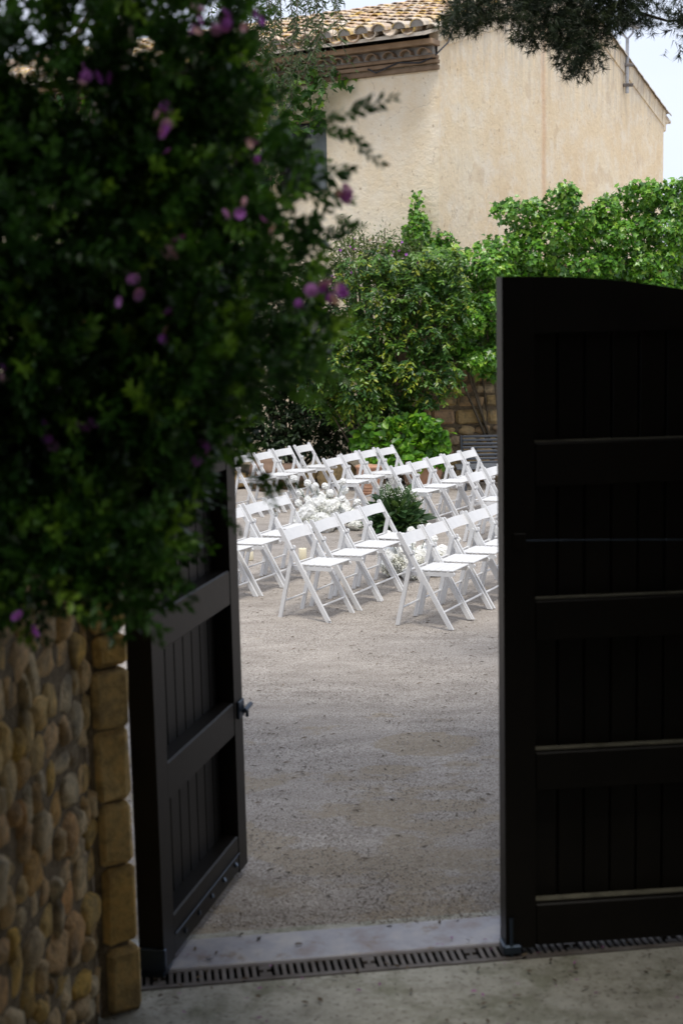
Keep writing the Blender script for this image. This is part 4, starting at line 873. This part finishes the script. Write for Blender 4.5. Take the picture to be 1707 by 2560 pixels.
# ------------------------------------------------------------------ chairs
def make_chair():
    t = thing('folding_chair', 'chair', 'chair')
    W, HT, XT, XF, XB = 0.21, 0.765, -0.216, 0.2205, -0.254
    def barpoly(p0, p1, wd, rt=True, rb=False):
        p0 = Vector((p0[0], 0, p0[1])); p1 = Vector((p1[0], 0, p1[1])); d = (p1-p0).normalized(); n_ = Vector((d.z, 0, -d.x))*wd/2
        pl = []
        if rb: pl += [(p0 + (n_*math.cos(a) - d*wd/2*math.sin(a))) for a in [PI*k_/6 for k_ in range(7)]]
        else:                                     # flat on the ground
            kx = wd/2/abs(d.z); pl += [p0+Vector((kx if n_.x > 0 else -kx, 0, 0)), p0+Vector((-kx if n_.x > 0 else kx, 0, 0))]
        pl += [(p1 + (-n_*math.cos(a) + d*wd/2*math.sin(a))) for a in [PI*k_/6 for k_ in range(7)]]
        return [(p.x, p.z) for p in pl]
    postp = barpoly((XF, 0), (XT, HT-0.015), 0.036); legp = barpoly((XB, 0), (-0.112, 0.605), 0.034)
    for s in (-1, 1):
        MB().prism(postp, s*W-0.011, s*W+0.011).build('post', 'chair', t)
        y1 = s*(W-0.024); MB().prism(legp, y1-0.010, y1+0.010).build('leg', 'chair', t)
        railp = barpoly((-0.168, 0.428), (0.222, 0.436), 0.034, True, True)
        y2 = s*(W-0.0475); MB().prism(railp, y2-0.011, y2+0.011).build('seat_rail', 'chair', t)
        MB().box((-0.122, s*W-0.0135, 0.582), (-0.098, s*W+0.0135, 0.600), 0.003).build('hinge', 'hinge', t)
    # curved back plank
    mb = MB(); k = 8; vs = []
    ux, uz = (XT-XF)/math.hypot(XT-XF, HT), HT/math.hypot(XT-XF, HT)
    for i in range(k+1):
        y = -W+0.011+(2*W-0.022)*i/k; bow = -0.022*(1-(2*i/k-1)**2)
        for (e, d) in ((0.655, 0.007), (0.74, 0.007), (0.74, -0.007), (0.655, -0.007)):
            q = e/HT; vs.append((XF+(XT-XF)*q+bow+d*uz, y, e-d*ux*0.5))
    mb.add(vs, [(i*4+j, i*4+(j+1) % 4, (i+1)*4+(j+1) % 4, (i+1)*4+j) for i in range(k) for j in range(4)]+[(0, 1, 2, 3), (k*4+3, k*4+2, k*4+1, k*4)])
    bk = mb.build('backrest', 'chair', t)
    q = 0.715/HT; hx = XF+(XT-XF)*q-0.022
    MB().lathe([(0.008, -0.011), (0.008, 0.011)], 10).build('peg_hole', 'hinge', bk).matrix_basis = Matrix.Translation((hx, 0, 0.702)) @ Matrix.Rotation(PI/2-0.52, 4, 'Y')
    for i in range(6):
        x0 = -0.085+i*0.0535; MB().box((x0, -W+0.034, 0.4535+0.001*i), (x0+0.046, W-0.034, 0.466+0.001*i), 0.004).build('seat_slat', 'chair', t)
    MB().tube([(-0.150, -W+0.03, 0.452), (-0.150, W-0.03, 0.452)], 0.009, 8).build('rod', 'chair', t)
    zz = 0.128; xp = XF+(XT-XF)*zz/HT; MB().tube([(xp, -W+0.008, zz), (xp, W-0.008, zz)], 0.009, 8).build('rod', 'chair', t)
    xp = XB+(-0.112-XB)*0.14/0.605; MB().tube([(xp, -W+0.03, 0.14), (xp, W-0.03, 0.14)], 0.009, 8).build('rod', 'chair', t)
    return t
def copy_tree(o, parent=None):
    c = o.copy(); COL.objects.link(c)
    if parent: c.parent = parent
    for ch in o.children: copy_tree(ch, c)
    return c
ROWS = {
 'K': ('near row beside the left gate leaf', [(-1.081, 12.553, -.477), (-0.852, 12.948, -.448), (-0.645, 13.403, -.443), (-0.454, 13.796, -.437)]),
 'L': ('near middle row', [(-0.22, 11.771, -.489), (0.03, 12.209, -.444), (0.235, 12.64, -.485), (0.45, 13.076, -.483)]),
 'R': ('near row cut off by the right gate leaf', [(0.746, 11.396, -.451), (0.952, 11.785, -.470), (1.167, 12.185, -.462), (1.383, 12.549, -.477), (1.585, 12.928, -.477)]),
 'B': ('far row before the clay urns', [(-1.097, 18.086, -.477), (-0.833, 18.482, -.444), (-0.605, 18.901, -.515), (-0.334, 19.394, -.455)]),
 'C': ('far row before the small ribbed pot', [(0.074, 17.508, -.45), (0.295, 18.026, -.466), (0.528, 18.432, -.493), (0.783, 18.742, -.493)]),
 'D': ('far row before the large pot', [(0.875, 16.448, -.525), (1.101, 16.873, -.482), (1.342, 17.356, -.492), (1.576, 17.694, -.516), (1.805, 18.091, -.483)]),
 'E': ('far row cut by the right gate leaf', [(1.659, 15.561, -.475), (1.911, 16.092, -.502)]),
}
ORD = ['nearest', 'second nearest', 'third nearest', 'fourth nearest', 'fifth nearest']
proto = make_chair(); first = True
bpy.context.view_layer.update()
for rk, (ph, lst) in ROWS.items():
    for i, (x, y, th) in enumerate(lst):
        c = proto if first else copy_tree(proto)
        first = False
        c.location = (x, y, 0); c.rotation_euler = (random.uniform(-.004, .004), random.uniform(-.006, .006), th)
        tag(c, f'white folding chair, {ORD[i] if i < len(lst)-1 or len(lst) == 2 else "farthest"} in the {ph}', 'chair', 'white folding chairs set out in rows')

# ------------------------------------------------------------------ flowers on the ground
bm = bmesh.new(); bmesh.ops.create_icosphere(bm, subdivisions=3, radius=1)
for v in bm.verts: v.co *= 1+random.choice((-0.10, 0, 0.08, 0.14))*1.0
ballm = bpy.data.meshes.new('bloom'); bm.to_mesh(ballm); bm.free(); ballm.materials.append(MAT['white'])
PET = ([(0, 0, 0), (0.6, 0.5, 0.15), (1, 0, 0.2), (0.6, -0.5, 0.15)], [(0, 1, 2), (0, 2, 3)])
def bouquet(name, label, base, balls, clouds, y, nfl, radius=0.042):
    t = thing(name, label, 'flowers', base); b_ = Vector(base)
    for (x, z) in balls:
        yy_ = y+random.uniform(-.15, .15); c = Vector((x, yy_, z))-b_
        g = obj('bloom', ballm, t, M=Matrix.Translation(c) @ Euler((random.random()*6, random.random()*6, 0)).to_matrix().to_4x4() @ Matrix.Scale(radius*random.uniform(0.85, 1.1), 4))
        MB().tube([c, c*0.55+Vector((random.uniform(-.03, .03), 0, 0.0)), Vector((c.x*0.8+random.uniform(-.05, .05), random.uniform(-.06, .06), 0))], 0.004, 5).build('stem', 'stem', t)
    Pn = []; Nn = []
    for (x, z, r, yo) in clouds:
        m = int(nfl*r*r/sum(c[2]**2 for c in clouds)); d = norm(rng.normal(0, 1, (m, 3))); rr = r*rng.uniform(0.55, 1.05, m)**0.6
        p = np.array([x, y+yo, z])+d*rr[:, None]*np.array([1.15, 1.0, 0.75]); k = p[:, 2] > 0.01; Pn.append(p[k]); Nn.append(d[k])
    for (x, z, r, yo) in clouds:
        for k_ in range(4):
            c = Vector((x+random.uniform(-.6, .6)*r, y+yo+random.uniform(-.5, .3)*r, max(0.05, z+random.uniform(-.4, .5)*r)))-b_
            obj('flower_head', ballm, t, M=Matrix.Translation(c) @ Euler((random.random()*6, random.random()*6, 0)).to_matrix().to_4x4() @ Matrix.Diagonal((r*0.68, r*0.68, r*0.58, 1)))
    P = np.concatenate(Pn); N = np.concatenate(Nn); R = leafframes(N, 0, 0.5, 0.3)
    o = joined('blossom_mass', PET, R, P, rng.uniform(0.014, 0.028, len(P)), 'cream', t, base); o['kind'] = 'stuff'
    mm = len(P)//30; ii = rng.choice(len(P), mm); o = joined('greenery', NARROW, leafframes(N[ii], 0, 0.9, 0.1), P[ii]-N[ii]*0.03, rng.uniform(0.03, 0.07, mm), 'fernleaf', t, base); o['kind'] = 'stuff'
    return t
bouquet('flower_arrangement', 'white arrangement of round blooms behind the near middle row', (-0.15, 16.6, 0),
        [(-0.554, .609), (-0.392, .549), (-0.3, .524), (-0.188, .502), (-0.292, .467), (-0.129, .426), (-0.489, .429), (-0.397, .365), (0.045, .455), (0.015, .375), (0.187, .334), (0.024, .559), (-0.506, .316), (-0.061, .339), (-0.177, .365), (-0.24, .40), (-0.33, .33)],
        [(-0.42, 0.14, 0.14, 0), (-0.3, 0.21, 0.15, 0.05), (-0.18, 0.25, 0.16, 0), (-0.05, 0.20, 0.15, 0.05), (0.07, 0.16, 0.12, 0), (0.16, 0.06, 0.07, -0.1), (-0.25, 0.10, 0.15, -0.15)], 16.6, 8500)
bouquet('flower_arrangement', 'low white arrangement half hidden behind the near right row', (0.68, 13.5, 0),
        [(0.435, .405), (0.659, .455), (0.5, .392), (0.832, .49), (0.884, .337), (0.672, .303), (0.592, .14), (1.107, .332)],
        [(0.5, 0.10, 0.12, 0), (0.62, 0.15, 0.14, 0.05), (0.76, 0.16, 0.14, 0), (0.9, 0.14, 0.13, 0), (0.45, 0.17, 0.1, 0.1), (0.68, 0.05, 0.1, -0.12)], 13.5, 7500)
# green bouquet
gb = thing('green_bouquet', 'dark green leafy bouquet topped with white sprays in the aisle', 'flowers', (0.60, 16.0, 0))
n = 420; d = norm(rng.normal(0, 1, (n, 3))+np.array([0, -0.1, 0.55])); d[:, 2] = np.abs(d[:, 2])
P = np.array([0.60, 16.0, 0.10])+d*rng.uniform(0.04, 0.30, (n, 1))*np.array([0.95, 0.9, 1.15]); foliage(gb, 'leaf', LEAF, frames(d+rng.normal(0, .3, d.shape)+np.array([0, 0, -0.15]), d+np.array([0, -.3, 1])+rng.normal(0, .3, d.shape)), P, rng.uniform(0.10, 0.24, n), 'fernleaf', 220)
n = 2600; d = norm(rng.normal(0, 1, (n, 3))+np.array([0, -0.1, 0.5])); P = np.array([0.60, 16.0, 0.14])+d*rng.uniform(0.05, 0.34, (n, 1)); P[:, 2] = np.maximum(P[:, 2], 0.02)
o = joined('fern', NARROW, frames(d+rng.normal(0, .6, d.shape), rng.normal(0, 1, d.shape)), P, rng.uniform(0.03, 0.08, n), 'fernleaf', gb, gb.location); o['kind'] = 'stuff'
n = 900; c = rng.integers(0, 7, n); cc = np.array([(0.50, 16.0, 0.55), (0.58, 16.05, 0.60), (0.66, 16.0, 0.52), (0.76, 16.0, 0.50), (0.52, 15.95, 0.46), (0.82, 15.95, 0.42), (0.62, 15.9, 0.48)])[c]
P = cc+rng.normal(0, 0.05, (n, 3)); o = joined('white_sprays', PET, frames(rng.normal(0, 1, P.shape), rng.normal(0, 1, P.shape)), P, rng.uniform(0.007, 0.014, n), 'cream', gb, gb.location); o['kind'] = 'stuff'
mb = MB()
for i in range(30):
    e = cc[rng.integers(0, n)]-np.array(gb.location); mb.tube([(random.uniform(-.05, .05), random.uniform(-.05, .05), 0.02), (e[0]*0.6, e[1]*0.6, e[2]*0.6), tuple(e+rng.normal(0, .03, 3))], 0.003, 4)
mb.build('stems', 'stem', gb)
# candles
for lab, loc, h in (('cream pillar candle on the gravel behind the near middle row', (-0.408, 14.45, 0), 0.135), ('short cream candle on the gravel near the open gate leaf', (-0.965, 14.6, 0), 0.10)):
    t = thing('pillar_candle', lab, 'candle', loc)
    MB().lathe([(0.039, 0), (0.041, 0.004), (0.041, h-0.004), (0.038, h), (0.03, h-0.006), (0.005, h-0.008)], 20).build('wax', 'candle', t, True)
    MB().tube([(0, 0, h-0.01), (0.002, 0, h+0.012)], 0.0015, 5).build('wick', 'cable', t)

# ------------------------------------------------------------------ purple flowering bush in front, left
BUSHP = [(-1.35, 1.80), (-1.3, 3.9), (-0.26, 3.9), (-0.27, 3.27), (-0.23, 3.18), (-0.2, 3.12), (-0.17, 3.06), (-0.11, 3.03), (-0.09, 3.0), (-0.13, 2.93), (-0.14, 2.85), (-0.09, 2.79), (-0.06, 2.70), (-0.06, 2.604), (-0.02, 2.515), (-0.04, 2.43), (-0.12, 2.35), (-0.22, 2.30), (-0.29, 2.25), (-0.32, 2.20), (-0.36, 2.18), (-0.43, 2.12), (-0.50, 2.02), (-0.48, 1.94), (-0.45, 1.89), (-0.472, 1.86), (-0.54, 1.80), (-0.628, 1.82), (-0.784, 1.80)]
BL = Vector((-1.35, 3.9, 0)); bush = thing('flowering_bush', 'large dark green bush with purple flowers overhanging the path at left', 'bush', BL)
def make_twig(seed):
    rr = random.Random(seed); v = []; f = []
    L = 1.0
    v += [(0, 0.012, 0), (0, -0.012, 0), (L*0.9, 0, 0.05)]; f.append((0, 1, 2))
    for k_ in range(17):
        t = 0.08+0.92*k_/16; an_ = k_*2.4+rr.uniform(-.3, .3); ln = rr.uniform(0.24, 0.36)*(1-0.35*t*t)
        o_ = Vector((t*L, 0, 0.05*t)); d = Vector((rr.uniform(0.55, 0.95) if k_ < 14 else 1.1, math.cos(an_)*0.8, math.sin(an_)*0.8)).normalized()
        sdv = d.cross(Vector((math.sin(an_), 1, math.cos(an_)))).normalized()*ln*0.24; up = d.cross(sdv).normalized()*ln*0.06
        b0 = len(v); v += [tuple(o_), tuple(o_+d*ln*0.5+sdv+up), tuple(o_+d*ln), tuple(o_+d*ln*0.5-sdv+up)]; f += [(b0, b0+1, b0+2), (b0, b0+2, b0+3)]
    return v, f
TW = [make_twig(s) for s in range(5)]
NT = 4600
bx_, bz_ = sample(BUSHP, NT*2)
thin = np.clip((bx_+0.42)/0.28, 0, 1)*np.clip((bz_-2.25)/0.25, 0, 1)          # the outer right side is loose and lets the wall show
thin = np.maximum(thin, np.clip((bz_-2.95)/0.25, 0, 1)*0.75)
kp_ = rng.random(NT*2) > thin*0.70; bx_ = bx_[kp_][:NT]; bz_ = bz_[kp_][:NT]; NT = len(bx_)
cx_, cz_, cr_ = lumps(BUSHP, 55, 0.10, 0.26)
d2 = ((bx_[:, None]-cx_)**2+(bz_[:, None]-cz_)**2)/cr_**2
hh_ = np.sqrt(np.maximum(0, 1-d2))*cr_; h = hh_.max(1); ii = hh_.argmax(1)
by_ = 3.75-h*1.6+np.where(rng.random(NT) < 0.5, rng.uniform(0, 0.12, NT), rng.uniform(0, 0.75, NT))
P = np.stack([bx_, by_, bz_], 1)
out_ = np.stack([(bx_-cx_[ii])*2.5+0.35, -0.9+0*bx_, (bz_-cz_[ii])*2.5+0.15], 1)
D = norm(out_+rng.normal(0, 0.7, P.shape)); R = frames(D, rng.normal(0, 0.5, P.shape)+np.array([0, -.3, 1])); S = rng.uniform(0.115, 0.18, NT)
SPR = [(0.151, 3.028, -0.12, -.03), (0.087, 3.005, -.1, -.02), (0.119, 2.87, -.07, .06), (0.08, 2.919, -.08, .05), (0.067, 2.721, -.08, .03), (0.056, 2.939, -.09, 0.02), (-0.114, 2.078, -.11, 0.02), (-0.195, 2.101, -.1, .03), (-0.172, 2.018, -.03, .1), (-0.261, 1.958, -.05, .08), (0.037, 2.494, -.1, 0), (-0.135, 2.448, -.1, .02), (-0.39, 1.788, -.06, .08), (-0.298, 2.067, -.06, .06), (0.042, 2.711, -.09, 0), (0.018, 2.983, -.09, 0.01), (-0.115, 2.438, -.1, .02), (-0.53, 1.72, -.02, .1), (-0.16, 2.06, -.09, .05), (0.05, 2.86, -.1, .0), (0.04, 2.785, -.12, .01), (0.01, 2.80, -.12, .02), (-0.01, 2.565, -.1, .01), (-0.02, 2.70, -.11, .02), (0.02, 2.62, -.11, .01)]
TP = np.array([(x+dx, 3.6, z+dz) for x, z, dx, dz in SPR]); TD = np.array([(-dx, 0, -dz) for x, z, dx, dz in SPR])
sprR = frames(TD, rng.normal(0, .3, TD.shape)+np.array([0, -.4, 1])); sprS = np.linalg.norm(TD, axis=1)
P = np.concatenate([TP, P]); R = np.concatenate([sprR, R]); S = np.concatenate([sprS, S])
which = np.arange(len(P)) % 5
twm = [pmesh('leafy_twig', t, 'bushleaf') for t in TW]
order = np.argsort(np.where(np.arange(len(P)) < len(SPR), 0, P[:, 1])+(~inframe(P))*100); ind = order[:300]; rest = order[300:]
for i in ind:
    M = Matrix(np.vstack([np.hstack([R[i]*S[i], (P[i]-np.array(BL))[:, None]]), [0, 0, 0, 1]]).tolist()); obj('leafy_twig', twm[which[i]], bush, M=M)
for q in range(5):
    s_ = rest[which[rest] == q]; o = joined('foliage', TW[q], R[s_], P[s_], S[s_], 'bushleaf', bush, BL); o['kind'] = 'stuff'
mb = MB()
for i in range(34):
    p = P[rng.integers(20, len(P))]-np.array(BL); mb.tube([(random.uniform(-.2, .1), random.uniform(-.2, .2), 0.2), (p[0]*0.08, p[1]*0.2, 1.9+random.random()*0.3), (p[0]*0.6, p[1]*0.7, max(2.0, p[2]*0.95)), tuple(p)], [0.012, 0.009, 0.005, 0.002], 5)
mb.build('branches', 'twig', bush)
FLP = [(-0.392, 3.004), (-0.361, 3.069), (-0.381, 2.935), (-0.565, 2.934), (-0.585, 2.907), (-0.76, 2.818), (-0.381, 2.875), (-0.216, 2.76), (-0.803, 2.374), (-0.489, 2.592), (0.032, 2.787), (0.022, 2.783), (-0.719, 2.227), (-0.652, 2.196), (-0.639, 2.264), (-0.365, 2.197), (-0.749, 1.814), (-0.421, 2.5), (-0.564, 3.062), (-0.102, 2.555), (-0.026, 2.558), (-0.249, 3.196), (-0.231, 3.187), (-0.175, 3.176), (-0.527, 3.048), (-0.824, 1.808), (-0.306, 3.161), (-0.376, 2.665), (-0.15, 2.726), (-0.202, 2.903), (-0.002, 2.558)]
POLY = ([], [])
for k_ in range(9):                                   # a pea-like flower of a few cupped petals
    an_ = k_*0.7; w_ = Vector((math.cos(an_), math.sin(an_), 0.5)).normalized(); s_ = Vector((-math.sin(an_), math.cos(an_), 0))*0.35; o_ = len(POLY[0])
    POLY[0].extend([(0, 0, 0), tuple(w_*0.6+s_), tuple(w_*1.0), tuple(w_*0.6-s_)]); POLY[1].extend([(o_, o_+1, o_+2), (o_, o_+2, o_+3)])
pm_ = pmesh('flower', POLY, 'bushflower')
for x, z in FLP:
    # flowers sit on the outermost leaves
    for k_ in range(random.choice((1, 2, 3, 4))):
        d_ = np.hypot(P[:, 0]-x, P[:, 2]-z); nb = P[np.argsort(d_)[:8]]; yv = nb[:, 1].min()-0.11
        c = Vector((x, yv, z))-BL+Vector((random.gauss(0, .016), random.gauss(0, .02), random.gauss(0, .016)))
        obj('flower', pm_, bush, M=Matrix.Translation(c) @ Euler((random.uniform(0.3, 2.2), random.uniform(-.6, .6), random.random()*6)).to_matrix().to_4x4() @ Matrix.Scale(random.uniform(0.013, 0.023), 4))
